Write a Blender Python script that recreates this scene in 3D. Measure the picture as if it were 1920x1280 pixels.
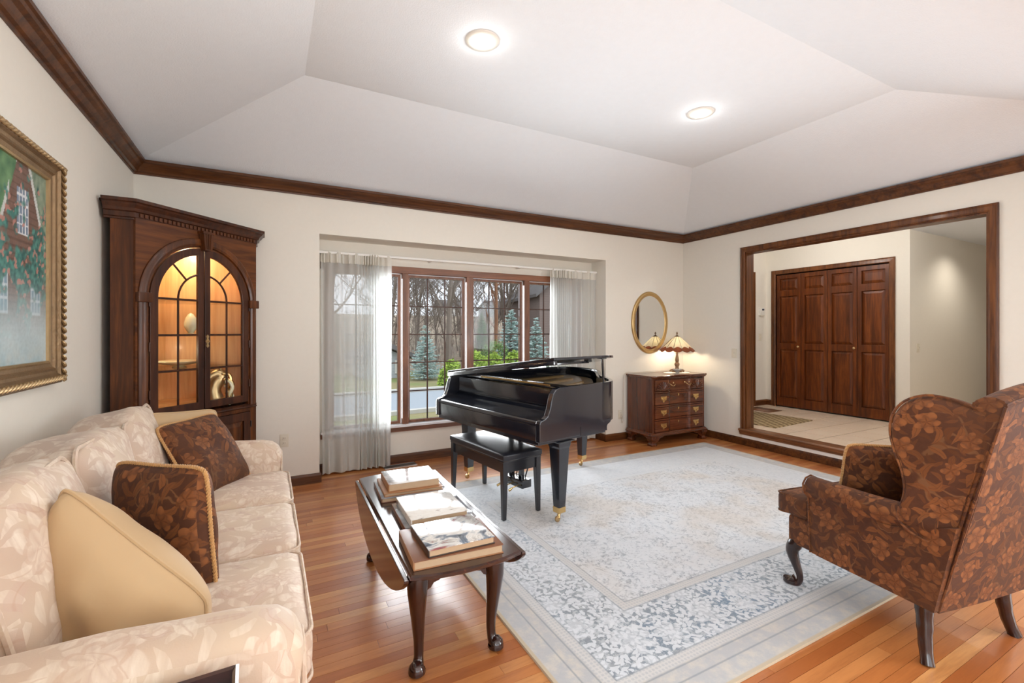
import bpy, bmesh, math, random
from mathutils import Vector, Matrix, noise as mnoise
R = math.radians
PI = math.pi
SC = bpy.context.scene
COL = SC.collection
for _o in list(bpy.data.objects):
    bpy.data.objects.remove(_o)

# ------------------------------------------------------------------ camera
F_PX, YAW, HOR = 862.0, 27.97, 622.0            # focal length (px of the 1920 frame), heading, horizon row
cam_d = bpy.data.cameras.new('camera')
cam = bpy.data.objects.new('camera', cam_d)
COL.objects.link(cam)
cam_d.sensor_width = 36.0
cam_d.lens = 36.0 * F_PX / 1920.0
cam_d.shift_y = (HOR - 640.0) / 1920.0
cam_d.clip_start = 0.02
cam_d.clip_end = 400
cam.location = (0, 0, 1.40)
cam.rotation_euler = (R(90), 0, R(-YAW))
SC.camera = cam

# ------------------------------------------------------------------ world, exposure
SC.view_settings.view_transform = 'Standard'
SC.view_settings.look = 'None'
SC.view_settings.gamma = 1.0
SC.view_settings.use_curve_mapping = False
SC.view_settings.exposure = -0.16
SC.cycles.max_bounces = 10
SC.cycles.diffuse_bounces = 5
SC.cycles.glossy_bounces = 4
SC.cycles.transparent_max_bounces = 16
SC.cycles.transmission_bounces = 6
SC.cycles.use_denoising = True
SC.cycles.sample_clamp_indirect = 6.0
SC.cycles.caustics_reflective = False
SC.cycles.caustics_refractive = False
SKY = 2.5
wd = bpy.data.worlds.new('overcast')
SC.world = wd
wd.use_nodes = True
wn = wd.node_tree
wn.nodes.clear()
_o = wn.nodes.new('ShaderNodeOutputWorld')
_b = wn.nodes.new('ShaderNodeBackground')
_b.inputs['Strength'].default_value = SKY
_tc = wn.nodes.new('ShaderNodeTexCoord')
_sx = wn.nodes.new('ShaderNodeSeparateXYZ')
_cr = wn.nodes.new('ShaderNodeValToRGB')
_cr.color_ramp.elements[0].position = 0.0
_cr.color_ramp.elements[0].color = (0.80, 0.84, 0.92, 1)
_cr.color_ramp.elements[1].position = 1.0
_cr.color_ramp.elements[1].color = (0.93, 0.96, 1.0, 1)
wn.links.new(_tc.outputs['Generated'], _sx.inputs[0])
wn.links.new(_sx.outputs['Z'], _cr.inputs[0])
wn.links.new(_cr.outputs[0], _b.inputs[0])
wn.links.new(_b.outputs[0], _o.inputs[0])

# ------------------------------------------------------------------ large lights (added fill behind the camera, daylight at the bay window)
def area_light(name, loc, rot, sx, sy, power, color):
    d = bpy.data.lights.new(name, 'AREA')
    d.shape = 'RECTANGLE'
    d.size, d.size_y = sx, sy
    d.energy = power
    d.color = color
    o = bpy.data.objects.new(name, d)
    o.location = loc
    o.rotation_euler = rot
    COL.objects.link(o)
    return o
area_light('dining_back_fill', (1.1, -3.30, 1.45), (R(112), 0, 0), 3.6, 1.9, 48, (.90, .97, 1.0))  # added fill light in an invented window, out of view
area_light('dining_right_fill', (5.17, -1.45, 1.45), (R(116), 0, R(90)), 2.1, 1.75, 205, (.90, .97, 1.0))  # added fill from the right, brightens the left wall
area_light('dining_left_fill', (-.90, -1.45, 1.45), (R(114), 0, R(-90)), 2.1, 1.75, 88, (.90, .97, 1.0))  # added fill from the left, brightens the right wall
area_light('bay_window_daylight', (2.06, 4.938, 1.22), (R(-90), 0, 0), 2.1, 1.5, 78, (0.93, 0.97, 1.0)).data.spread = R(112)
def spot_light(name, loc, power, color=(1, .93, .83), size=R(150), blend=.9, rad=.06, rot=(0, 0, 0)):
    d = bpy.data.lights.new(name, 'SPOT')
    d.energy = power
    d.color = color
    d.spot_size = size
    d.spot_blend = blend
    d.shadow_soft_size = rad
    o = bpy.data.objects.new(name, d)
    o.location = loc
    o.rotation_euler = rot
    COL.objects.link(o)
    return o
def point_light(name, loc, power, color=(1, .82, .58), rad=.04):
    d = bpy.data.lights.new(name, 'POINT')
    d.energy = power
    d.color = color
    d.shadow_soft_size = rad
    o = bpy.data.objects.new(name, d)
    o.location = loc
    COL.objects.link(o)
    return o

# ------------------------------------------------------------------ mesh helpers
def V3(*a): return Vector(a)
def catmull(pts, n=6, closed=False):
    P = [Vector(p) for p in pts]
    out = []
    m = len(P)
    rng = range(m if closed else m - 1)
    for i in rng:
        if closed:
            p0, p1, p2, p3 = P[(i-1) % m], P[i], P[(i+1) % m], P[(i+2) % m]
        else:
            p0 = P[i-1] if i > 0 else P[i] * 2 - P[i+1]
            p1, p2 = P[i], P[i+1]
            p3 = P[i+2] if i + 2 < m else P[i+1] * 2 - P[i]
        for k in range(n):
            t = k / n
            out.append(0.5 * ((2*p1) + (p2-p0)*t + (2*p0-5*p1+4*p2-p3)*t*t + (3*p1-p0-3*p2+p3)*t**3))
    if not closed: out.append(P[-1].copy())
    return out
def lerp(a, b, t): return a + (b - a) * t
def smooth(t):
    t = max(0.0, min(1.0, t)); return t*t*(3-2*t)

class MB:
    def __init__(s): s.v, s.f, s.sm = [], [], []
    def add(s, vs, fs, smooth_=False, mat=None):
        o = len(s.v)
        if mat is not None: vs = [mat @ Vector(p) for p in vs]
        s.v += [tuple(p) for p in vs]
        s.f += [tuple(i + o for i in f) for f in fs]
        s.sm += [smooth_] * len(fs)
        return s
    def box(s, x0, x1, y0, y1, z0, z1, mat=None, ch=0.0):
        if ch <= 0:
            vs = [(x, y, z) for z in (z0, z1) for y in (y0, y1) for x in (x0, x1)]
            return s.add(vs, [(0,2,3,1), (4,5,7,6), (0,1,5,4), (2,6,7,3), (0,4,6,2), (1,3,7,5)], False, mat)
        bm = bmesh.new()
        bmesh.ops.create_cube(bm, size=1)
        for v in bm.verts:
            v.co = Vector((lerp(x0, x1, v.co.x+.5), lerp(y0, y1, v.co.y+.5), lerp(z0, z1, v.co.z+.5)))
        bmesh.ops.bevel(bm, geom=list(bm.edges), offset=ch, segments=2, profile=.6, affect='EDGES', clamp_overlap=True)
        bm.verts.index_update()
        vs = [tuple(v.co) for v in bm.verts]
        fs = [tuple(l.index for l in f.verts) for f in bm.faces]
        bm.free()
        return s.add(vs, fs, True, mat)
    def tube(s, path, rad, n=8, cap=True, closed=False, flat=1.0, mat=None):
        P = [Vector(p) for p in path]
        m = len(P)
        rr = [rad] * m if not hasattr(rad, '__len__') else list(rad)
        t0 = (P[1] - P[0]).normalized()
        up = Vector((0, 0, 1)) if abs(t0.z) < .9 else Vector((1, 0, 0))
        nrm = (up - t0 * up.dot(t0)).normalized()
        vs, fs = [], []
        for i in range(m):
            if closed: t = (P[(i+1) % m] - P[i-1])
            else: t = P[min(i+1, m-1)] - P[max(i-1, 0)]
            if t.length < 1e-9: t = t0
            t = t.normalized()
            nrm = nrm - t * nrm.dot(t)
            if nrm.length < 1e-6: nrm = t.orthogonal()
            nrm.normalize()
            b = t.cross(nrm)
            for k in range(n):
                a = 2*PI*k/n
                vs.append(P[i] + nrm * (math.cos(a)*rr[i]) + b * (math.sin(a)*rr[i]*flat))
        for i in range(m if closed else m-1):
            j = (i+1) % m
            for k in range(n):
                l = (k+1) % n
                fs.append((i*n+k, i*n+l, j*n+l, j*n+k))
        if cap and not closed:
            fs.append(tuple(range(n-1, -1, -1)))
            fs.append(tuple((m-1)*n + k for k in range(n)))
        return s.add(vs, fs, True, mat)
    def lathe(s, prof, n=24, c=(0, 0, 0), sx=1.0, sy=1.0, mat=None):
        vs, fs = [], []
        for r, z in prof:
            for k in range(n):
                a = 2*PI*k/n
                vs.append((c[0]+r*sx*math.cos(a), c[1]+r*sy*math.sin(a), c[2]+z))
        for i in range(len(prof)-1):
            for k in range(n):
                l = (k+1) % n
                fs.append((i*n+k, i*n+l, (i+1)*n+l, (i+1)*n+k))
        fs.append(tuple(range(n-1, -1, -1)))
        fs.append(tuple((len(prof)-1)*n+k for k in range(n)))
        return s.add(vs, fs, True, mat)
    def prism(s, poly, axis, a, b, mat=None, smooth_=False):
        """extrude a 2-D polygon along an axis: 'x' -> poly is (y,z); 'y' -> (x,z); 'z' -> (x,y)"""
        def p3(p, d):
            return {'x': (d, p[0], p[1]), 'y': (p[0], d, p[1]), 'z': (p[0], p[1], d)}[axis]
        n = len(poly)
        vs = [p3(p, a) for p in poly] + [p3(p, b) for p in poly]
        fs = [tuple(range(n-1, -1, -1)), tuple(range(n, 2*n))]
        fs += [(i, (i+1) % n, n+(i+1) % n, n+i) for i in range(n)]
        o = len(s.v)
        s.add(vs, fs, False, mat)
        if smooth_:
            for i in range(len(s.sm)-n, len(s.sm)): s.sm[i] = True
        return s
    def loft(s, rings, cap=True, closed_ring=True, smooth_=True, mat=None):
        n = len(rings[0])
        vs = [p for r in rings for p in r]
        fs = []
        for i in range(len(rings)-1):
            for k in range(n if closed_ring else n-1):
                l = (k+1) % n
                fs.append((i*n+k, i*n+l, (i+1)*n+l, (i+1)*n+k))
        if cap and closed_ring:
            fs.append(tuple(range(n-1, -1, -1)))
            fs.append(tuple((len(rings)-1)*n+k for k in range(n)))
        return s.add(vs, fs, smooth_, mat)
    def rbox(s, size, r, c=(0, 0, 0), n=8, deform=None, mat=None):
        """soft box: subdivided cube with rounded edges, then an optional deformation of its points"""
        hx, hy, hz = size[0]/2, size[1]/2, size[2]/2
        idx, vs, fs = {}, [], []
        def vert(i, j, k):
            key = (i, j, k)
            if key in idx: return idx[key]
            def ax(t, h):
                q = 2*t/n - 1
                return math.copysign(abs(q)**.85, q) * h
            p = Vector((ax(i, hx), ax(j, hy), ax(k, hz)))
            q = Vector((max(-hx+r, min(hx-r, p.x)), max(-hy+r, min(hy-r, p.y)), max(-hz+r, min(hz-r, p.z))))
            d = p - q
            if d.length > 1e-9: p = q + d.normalized() * r
            if deform: p = deform(p, hx, hy, hz)
            idx[key] = len(vs)
            vs.append(Vector(c) + Vector(p))
            return idx[key]
        for a in range(n):
            for b in range(n):
                fs.append((vert(a, b, 0), vert(a, b+1, 0), vert(a+1, b+1, 0), vert(a+1, b, 0)))
                fs.append((vert(a, b, n), vert(a+1, b, n), vert(a+1, b+1, n), vert(a, b+1, n)))
                fs.append((vert(a, 0, b), vert(a+1, 0, b), vert(a+1, 0, b+1), vert(a, 0, b+1)))
                fs.append((vert(a, n, b), vert(a, n, b+1), vert(a+1, n, b+1), vert(a+1, n, b)))
                fs.append((vert(0, a, b), vert(0, a, b+1), vert(0, a+1, b+1), vert(0, a+1, b)))
                fs.append((vert(n, a, b), vert(n, a+1, b), vert(n, a+1, b+1), vert(n, a, b+1)))
        return s.add(vs, fs, True, mat)
    def moulding(s, path, normal, prof, closed=True, smooth_=False):
        """sweep a profile (a = offset to the left of the path, b = along normal) with mitred corners"""
        P = [Vector(p) for p in path]
        N = Vector(normal).normalized()
        m = len(P)
        rings = []
        for i in range(m):
            if closed or 0 < i < m-1:
                e1 = (P[i]-P[i-1]).normalized(); e2 = (P[(i+1) % m]-P[i]).normalized()
            elif i == 0: e1 = e2 = (P[1]-P[0]).normalized()
            else: e1 = e2 = (P[i]-P[i-1]).normalized()
            l1, l2 = N.cross(e1), N.cross(e2)
            mit = (l1+l2) / max(.25, 1+l1.dot(l2))
            rings.append([P[i] + mit*a + N*b for a, b in prof])
        n = len(prof)
        vs = [p for r in rings for p in r]
        fs = []
        for i in range(m if closed else m-1):
            j = (i+1) % m
            for k in range(n):
                l = (k+1) % n
                fs.append((i*n+k, j*n+k, j*n+l, i*n+l))
        if not closed:
            fs.append(tuple(range(n))); fs.append(tuple((m-1)*n+k for k in range(n-1, -1, -1)))
        return s.add(vs, fs, smooth_)
    def build(s, name, mat, parent=None, uv=None, bevel=0, subsurf=0, smooth_all=None, autosmooth=True):
        me = bpy.data.meshes.new(name)
        me.from_pydata(s.v, [], s.f)
        sm = s.sm if smooth_all is None else [smooth_all]*len(s.f)
        me.polygons.foreach_set('use_smooth', sm)
        bm = bmesh.new(); bm.from_mesh(me)
        bmesh.ops.recalc_face_normals(bm, faces=bm.faces)
        bm.to_mesh(me); bm.free()
        if uv: box_uv(me, uv)
        me.materials.append(M[mat] if isinstance(mat, str) else mat)
        if autosmooth and any(sm):
            try: me.set_sharp_from_angle(angle=R(48))
            except Exception: pass
        o = bpy.data.objects.new(name, me)
        COL.objects.link(o)
        if parent is not None: o.parent = parent
        if bevel:
            b = o.modifiers.new('bevel', 'BEVEL'); b.width = bevel; b.segments = 2; b.limit_method = 'ANGLE'; b.angle_limit = R(35)
        if subsurf:
            b = o.modifiers.new('sub', 'SUBSURF'); b.levels = subsurf; b.render_levels = subsurf
        return o
def box_uv(me, scale):
    uvl = me.uv_layers.new(name='UVMap')
    for p in me.polygons:
        n = p.normal
        ax = max(range(3), key=lambda i: abs(n[i]))
        for li in p.loop_indices:
            co = me.vertices[me.loops[li].vertex_index].co
            if ax == 0: u = (co.y, co.z)
            elif ax == 1: u = (co.x, co.z)
            else: u = (co.x, co.y)
            uvl.data[li].uv = (u[0]*scale, u[1]*scale)
def thing(name, label, cat, loc=(0, 0, 0), rotz=0.0, group=None):
    o = bpy.data.objects.new(name, None)
    o.empty_display_size = .1
    COL.objects.link(o)
    o.location = loc
    o.rotation_euler = (0, 0, rotz)
    return tag(o, label, cat, group)
def tag(o, label=None, cat=None, group=None, kind=None):
    if label: o['label'] = label
    if cat: o['category'] = cat
    if group: o['group'] = group
    if kind: o['kind'] = kind
    return o
def struct(o, label=None):
    o['kind'] = 'structure'
    if label: o['label'] = label
    return o
def copy_tree(o, parent=None):
    c = o.copy(); COL.objects.link(c)
    if parent is not None: c.parent = parent
    for ch in o.children: copy_tree(ch, c)
    return c
def holed(us, vs, hole, fn, d):
    """connected slab in a plane: cells us x vs without the holes; fn(u,v,depth)->xyz"""
    idx, V, Fc = {}, [], []
    def vt(u, v, k):
        key = (u, v, k)
        if key not in idx: idx[key] = len(V); V.append(fn(u, v, d if k else 0.0))
        return idx[key]
    nu, nv = len(us)-1, len(vs)-1
    solid = lambda i, j: 0 <= i < nu and 0 <= j < nv and not hole((us[i]+us[i+1])/2, (vs[j]+vs[j+1])/2)
    for i in range(nu):
        for j in range(nv):
            if not solid(i, j): continue
            a, b, c, e = us[i], us[i+1], vs[j], vs[j+1]
            Fc.append((vt(a, c, 0), vt(b, c, 0), vt(b, e, 0), vt(a, e, 0)))
            Fc.append((vt(a, c, 1), vt(a, e, 1), vt(b, e, 1), vt(b, c, 1)))
            if not solid(i-1, j): Fc.append((vt(a, c, 0), vt(a, e, 0), vt(a, e, 1), vt(a, c, 1)))
            if not solid(i+1, j): Fc.append((vt(b, c, 0), vt(b, c, 1), vt(b, e, 1), vt(b, e, 0)))
            if not solid(i, j-1): Fc.append((vt(a, c, 0), vt(a, c, 1), vt(b, c, 1), vt(b, c, 0)))
            if not solid(i, j+1): Fc.append((vt(a, e, 0), vt(b, e, 0), vt(b, e, 1), vt(a, e, 1)))
    return MB().add(V, Fc)

# ------------------------------------------------------------------ node helpers
class S:
    """socket with arithmetic: builds Math nodes"""
    nt = None
    def __init__(s, sock): s.s = sock
    @staticmethod
    def m(op, *a):
        n = S.nt.nodes.new('ShaderNodeMath'); n.operation = op
        for i, x in enumerate(a):
            if isinstance(x, S): S.nt.links.new(x.s, n.inputs[i])
            else: n.inputs[i].default_value = x
        return S(n.outputs[0])
    def __add__(s, o): return S.m('ADD', s, o)
    __radd__ = __add__
    def __sub__(s, o): return S.m('SUBTRACT', s, o)
    def __rsub__(s, o): return S.m('SUBTRACT', o, s)
    def __mul__(s, o): return S.m('MULTIPLY', s, o)
    __rmul__ = __mul__
    def __truediv__(s, o): return S.m('DIVIDE', s, o)
    def abs(s): return S.m('ABSOLUTE', s)
    def sin(s): return S.m('SINE', s)
    def cos(s): return S.m('COSINE', s)
    def min(s, o): return S.m('MINIMUM', s, o)
    def max(s, o): return S.m('MAXIMUM', s, o)
    def frac(s): return S.m('FRACT', s)
    def pow(s, o): return S.m('POWER', s, o)
    def step(s, lo, hi):      # smooth 0..1 ramp
        n = S.nt.nodes.new('ShaderNodeMapRange'); n.interpolation_type = 'SMOOTHSTEP'
        S.nt.links.new(s.s, n.inputs[0])
        n.inputs[1].default_value = lo; n.inputs[2].default_value = hi
        return S(n.outputs[0])
def rgb(r, g, b):
    """sRGB 0-255 to linear"""
    f = lambda c: (c/255/12.92) if c/255 <= .04045 else ((c/255+.055)/1.055)**2.4
    return (f(r), f(g), f(b), 1)
M = {}
def newmat(name):
    m = bpy.data.materials.new(name); m.use_nodes = True
    nt = m.node_tree
    S.nt = nt
    M[name] = m
    return m, nt, nt.nodes['Principled BSDF']
def setp(b, **k):
    al = dict(rough='Roughness', metal='Metallic', spec='Specular IOR Level', coat='Coat Weight', coatr='Coat Roughness', sheen='Sheen Weight', trans='Transmission Weight', ior='IOR', alpha='Alpha', sss='Subsurface Weight')
    for n, v in k.items(): b.inputs[al[n]].default_value = v
def node(nt, typ, **k):
    n = nt.nodes.new(typ)
    for a, v in k.items():
        if a.startswith('_'): setattr(n, a[1:], v)
        else:
            key = a.replace('__', ' ')
            n.inputs[key].default_value = v
    return n
def mixc(nt, fac, a, b, mode='MIX'):
    n = nt.nodes.new('ShaderNodeMix'); n.data_type = 'RGBA'; n.blend_type = mode
    for i, x in ((0, fac), (6, a), (7, b)):
        if isinstance(x, S): nt.links.new(x.s, n.inputs[i])
        elif hasattr(x, 'is_output'): nt.links.new(x, n.inputs[i])
        else: n.inputs[i].default_value = x
    return n.outputs[2]
def ramp(nt, sock, stops):
    n = nt.nodes.new('ShaderNodeValToRGB')
    e = n.color_ramp.elements
    while len(e) < len(stops): e.new(0.5)
    for i, (p, c) in enumerate(stops): e[i].position = p; e[i].color = c
    nt.links.new(sock.s if isinstance(sock, S) else sock, n.inputs[0])
    return n.outputs[0]
def coords(nt, kind='Object', scale=(1, 1, 1), rot=(0, 0, 0), loc=(0, 0, 0)):
    tc = nt.nodes.new('ShaderNodeTexCoord'); mp = nt.nodes.new('ShaderNodeMapping')
    mp.inputs['Scale'].default_value = scale; mp.inputs['Rotation'].default_value = rot; mp.inputs['Location'].default_value = loc
    nt.links.new(tc.outputs[kind], mp.inputs[0])
    return mp.outputs[0]
def noise(nt, vec, scale, detail=4, rough=.55, dist=0.0):
    n = node(nt, 'ShaderNodeTexNoise', Scale=scale, Detail=detail, Roughness=rough, Distortion=dist)
    nt.links.new(vec, n.inputs['Vector'])
    return S(n.outputs[0])
def voro(nt, vec, scale, feature='F1', rnd=1.0, dim='3D'):
    n = node(nt, 'ShaderNodeTexVoronoi', _feature=feature, _voronoi_dimensions=dim)
    n.inputs['Scale'].default_value = scale; n.inputs['Randomness'].default_value = rnd
    nt.links.new(vec, n.inputs['Vector'])
    return n
def bump(nt, bsdf, h, strength=.3, dist=.01):
    n = node(nt, 'ShaderNodeBump', Strength=strength, Distance=dist)
    nt.links.new(h.s if isinstance(h, S) else h, n.inputs['Height'])
    nt.links.new(n.outputs[0], bsdf.inputs['Normal'])
def plain(name, col, rough=.5, bumpy=0, bscale=60, var=.06, **k):
    m, nt, b = newmat(name)
    n = noise(nt, coords(nt), bscale/6, 3)
    c = mixc(nt, n, tuple(x*(1-var) for x in col[:3])+(1,), tuple(min(1, x*(1+var)) for x in col[:3])+(1,))
    nt.links.new(c, b.inputs['Base Color'])
    setp(b, rough=rough, **k)
    if bumpy: bump(nt, b, noise(nt, coords(nt), bscale, 3), bumpy, .004)
    return m
def wood(name, c1, c2, axis=2, scale=1.0, rough=.3, coat=.3, c3=None, spec=.5):
    """grain stretched along one object axis"""
    m, nt, b = newmat(name)
    sc = [9*scale]*3; sc[axis] = .7*scale
    v = coords(nt, 'Object', tuple(sc))
    n1 = noise(nt, v, 1.6, 5, .6, 1.2)
    n2 = noise(nt, v, 9, 3, .6, .3)
    f = (n1*.75 + n2*.3).step(.32, .74)
    stops = [(0, c1), (1, c2)] if c3 is None else [(0, c1), (.5, c3), (1, c2)]
    nt.links.new(ramp(nt, f, stops), b.inputs['Base Color'])
    setp(b, rough=rough, coat=coat, coatr=.12, spec=spec)
    bump(nt, b, n2, .06, .002)
    return m
# ------------------------------------------------------------------ materials
def sep(nt, vec):
    n = nt.nodes.new('ShaderNodeSeparateXYZ'); nt.links.new(vec, n.inputs[0])
    return S(n.outputs[0]), S(n.outputs[1]), S(n.outputs[2])
def vsub(nt, a, b, op='SUBTRACT'):
    n = nt.nodes.new('ShaderNodeVectorMath'); n.operation = op
    nt.links.new(a, n.inputs[0])
    if hasattr(b, 'is_output'): nt.links.new(b, n.inputs[1])
    else: n.inputs[1].default_value = b
    return n.outputs[0]
def warp(nt, vec, scale, amt):
    n = node(nt, 'ShaderNodeTexNoise', Scale=scale, Detail=2.0)
    nt.links.new(vec, n.inputs['Vector'])
    c = vsub(nt, n.outputs['Color'], (.5, .5, .5))
    s = nt.nodes.new('ShaderNodeVectorMath'); s.operation = 'SCALE'
    nt.links.new(c, s.inputs[0]); s.inputs['Scale'].default_value = amt
    return vsub(nt, vec, s.outputs[0], 'ADD')
def cell(nt, vec, scale, rnd):
    v = voro(nt, vec, scale, 'F1', rnd, '2D')
    loc = vsub(nt, vec, v.outputs['Position'])
    x, y, _ = sep(nt, loc)
    cr = nt.nodes.new('ShaderNodeSeparateColor'); nt.links.new(v.outputs['Color'], cr.inputs[0])
    return x*scale, y*scale, S(cr.outputs[0]), S(cr.outputs[1])
def flower_mask(nt, vec, scale, rnd, petals, r0):
    x, y, k, k2 = cell(nt, vec, scale, rnd)
    r = S.m('SQRT', x*x + y*y)
    th = S.m('ARCTAN2', y, x) + k*6.28
    lobe = (th*(petals/2)).sin().abs()
    edge = (lobe*(r0*.42) + r0*.62)*(k2*.5 + .6)
    m = 1 - (r/edge).step(.9, 1.02)
    tone = ((r/r0)*.7 + lobe*.5)*m
    inner = (th*(petals/2) + 1.57).sin().abs()
    ring = 1 - ((r - (inner*(r0*.2)+r0*.36)).abs()).step(.02, .05)
    return m, tone, ring*m
def leaf_mask(nt, vec, scale, rnd, ln, w):
    x, y, k, k2 = cell(nt, vec, scale, rnd)
    a = k*6.28
    u = x*a.cos() + y*a.sin()
    v = y*a.cos() - x*a.sin()
    v = v + u*u*.6
    t = u/ln
    width = (1 - t*t)*w*(1 + t*.35)
    m = (width - v.abs()).step(0.0, .02)
    vein = (1 - v.abs().step(.004, .03))*m
    return m, vein, k2
def weave(nt, b, vec, amt=.25):
    bump(nt, b, noise(nt, vec, 320, 2), amt, .0012)

def brown_floral(name):
    m, nt, b = newmat(name)
    tc = nt.nodes.new('ShaderNodeTexCoord'); uv0 = tc.outputs['UV']
    uv = warp(nt, warp(nt, uv0, 6, .06), 26, .016)
    uv2 = vsub(nt, uv, (.37, .81, 0), 'ADD')
    uv3 = vsub(nt, uv, (.11, .45, 0), 'ADD')
    fm, tone, ring = flower_mask(nt, uv, 8.5, .95, 5, .40)
    l1, v1, k1 = leaf_mask(nt, uv2, 15, .95, .62, .18)
    l2, v2, k2 = leaf_mask(nt, uv3, 22, .95, .6, .18)
    nz = noise(nt, uv, 5.5, 1, .4, .6)
    stem = 1 - (nz - .5).abs().step(.004, .012)
    fine = noise(nt, uv0, 60, 4)
    big = noise(nt, uv0, 3, 2)
    base = mixc(nt, (fine*.5 + big*.5), rgb(54, 30, 20), rgb(94, 55, 36))
    c = mixc(nt, stem*.8, base, rgb(124, 84, 52))
    c = mixc(nt, l2*.8, c, mixc(nt, k2, rgb(88, 50, 24), rgb(120, 71, 37)))
    c = mixc(nt, l1*.92, c, mixc(nt, k1, rgb(98, 55, 26), rgb(138, 84, 45)))
    c = mixc(nt, (v1.max(v2))*.6, c, rgb(88, 54, 36))
    fcol = ramp(nt, tone, [(0, rgb(84, 48, 26)), (.45, rgb(120, 70, 37)), (1, rgb(150, 94, 53))])
    c = mixc(nt, fm*.95, c, fcol)
    c = mixc(nt, ring*.35, c, rgb(84, 54, 42))
    c = mixc(nt, noise(nt, uv0, 2.1, 2).step(.4, .7)*.55, c, rgb(84, 54, 34))
    c = mixc(nt, fine*.35, c, rgb(82, 54, 37))
    nt.links.new(c, b.inputs['Base Color'])
    setp(b, rough=.7, spec=.2, sheen=.04)
    bump(nt, b, fm*.5 + l1*.5 + noise(nt, uv0, 260, 2)*.4, .25, .002)
    return m
def damask(name):
    m, nt, b = newmat(name)
    tc = nt.nodes.new('ShaderNodeTexCoord'); uv0 = tc.outputs['UV']
    uv = warp(nt, warp(nt, uv0, 4, .11), 18, .02)
    uv2 = vsub(nt, uv, (.37, .81, 0), 'ADD')
    uv3 = vsub(nt, uv, (.71, .22, 0), 'ADD')
    fm, tone, ring = flower_mask(nt, uv, 4.6, .95, 7, .5)
    l1, v1, k1 = leaf_mask(nt, uv2, 9, .95, .7, .17)
    l2, v2, k2 = leaf_mask(nt, uv3, 13, .95, .66, .17)
    big = noise(nt, uv0, 2.2, 3)
    c = mixc(nt, big.step(.35, .65), rgb(204, 182, 158), rgb(192, 166, 147))
    brush = noise(nt, coords(nt, 'UV', (60, 9, 1), (0, 0, .6)), 1.0, 3).step(.3, .7)
    c = mixc(nt, l2*(brush*.5+.15), c, rgb(226, 212, 194))
    c = mixc(nt, l1*(brush*.5+.25), c, mixc(nt, k1, rgb(230, 216, 198), rgb(184, 150, 134)))
    c = mixc(nt, fm*(brush*.4+.3), c, ramp(nt, tone, [(0, rgb(190, 162, 147)), (.5, rgb(212, 192, 174)), (1, rgb(230, 217, 200))]))
    c = mixc(nt, (ring.max(v1))*.4, c, rgb(184, 146, 122))
    c = mixc(nt, noise(nt, uv0, 90, 3)*.22, c, rgb(200, 174, 150))
    nt.links.new(c, b.inputs['Base Color'])
    setp(b, rough=.6, spec=.3, sheen=.2)
    bump(nt, b, l1*.3 + fm*.3 + noise(nt, uv0, 230, 2)*.5 + noise(nt, uv0, 9, 3)*1.5, .22, .003)
    return m
brown_floral('brown_floral')
damask('damask')

def wall_paint(name, col, bs=.06, scale=180, var=.02):
    return plain(name, col, .75, bs, scale, var, spec=.25)
wall_paint('wall', (.79, .745, .665, 1))
wall_paint('ceiling', (.83, .87, .92, 1), .5, 120)
wall_paint('white_paint', (.84, .82, .78, 1))
plain('white_plastic', (.82, .80, .74, 1), .4)
plain('almond_plastic', (.72, .66, .54, 1), .4)
wood('trim_wood', rgb(56, 28, 11), rgb(106, 62, 28), 0, .9, .42, .1, None, .35)
wood('trim_wood_y', rgb(58, 31, 14), rgb(110, 68, 36), 1, .9, .35, .25)
wood('trim_wood_z', rgb(64, 32, 12), rgb(120, 71, 32), 2, .9, .40, .12, None, .35)
wood('window_wood', rgb(92, 54, 34), rgb(142, 90, 60), 2, .9, .4, .15)
wood('window_wood_x', rgb(92, 54, 34), rgb(142, 90, 60), 0, .9, .4, .15)
wood('sill_oak', rgb(84, 52, 32), rgb(140, 94, 60), 1, .9, .4, .2)
wood('door_wood', rgb(64, 28, 8), rgb(122, 62, 20), 2, .8, .38, .12, rgb(92, 44, 13), .35)
wood('cherry', rgb(56, 27, 11), rgb(112, 62, 26), 2, .8, .40, .1, rgb(80, 42, 17), .35)
wood('cherry_x', rgb(60, 29, 12), rgb(114, 64, 27), 0, .8, .40, .1, None, .35)
wood('cherry_dark', rgb(42, 20, 12), rgb(84, 46, 26), 2, .8, .42, .12, None, .35)
wood('cabinet_inside', rgb(196, 138, 84), rgb(226, 174, 118), 2, .7, .45, .1)
wood('chest_wood', rgb(58, 25, 11), rgb(112, 56, 26), 0, .8, .26, .4)
wood('chest_wood_z', rgb(58, 25, 11), rgb(106, 52, 25), 2, .8, .26, .4)
wood('mahogany', rgb(34, 15, 11), rgb(66, 32, 22), 1, .8, .16, .6)
wood('mahogany_z', rgb(30, 13, 10), rgb(58, 28, 20), 2, .8, .2, .5)
wood('leg_wood', rgb(30, 13, 11), rgb(56, 26, 20), 2, .8, .25, .5)
plain('piano_black', (.011, .013, .020, 1), .16, 0, 60, .1, coat=.6, coatr=.06, spec=.6)
plain('bench_black', (.016, .016, .02, 1), .24, 0, 60, .1, coat=.4, coatr=.12)
plain('bench_vinyl', (.018, .018, .024, 1), .34, .1, 140, .1)
wood('rim_wood', rgb(150, 106, 64), rgb(196, 152, 100), 0, .8, .4, .2)
plain('piano_gold', (.78, .52, .22, 1), .42, .1, 90, .1, metal=.35)
plain('felt_red', (.20, .02, .03, 1), .9)
plain('gilt_mirror', (.58, .39, .17, 1), .32, .2, 80, .15, metal=.8)
plain('brass', (.72, .50, .22, 1), .25, 0, 60, .08, metal=1.0)
plain('antique_brass', (.56, .39, .20, 1), .35, .1, 90, .15, metal=.9)
plain('bronze', (.24, .15, .09, 1), .38, .15, 60, .2, metal=.8)
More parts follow.
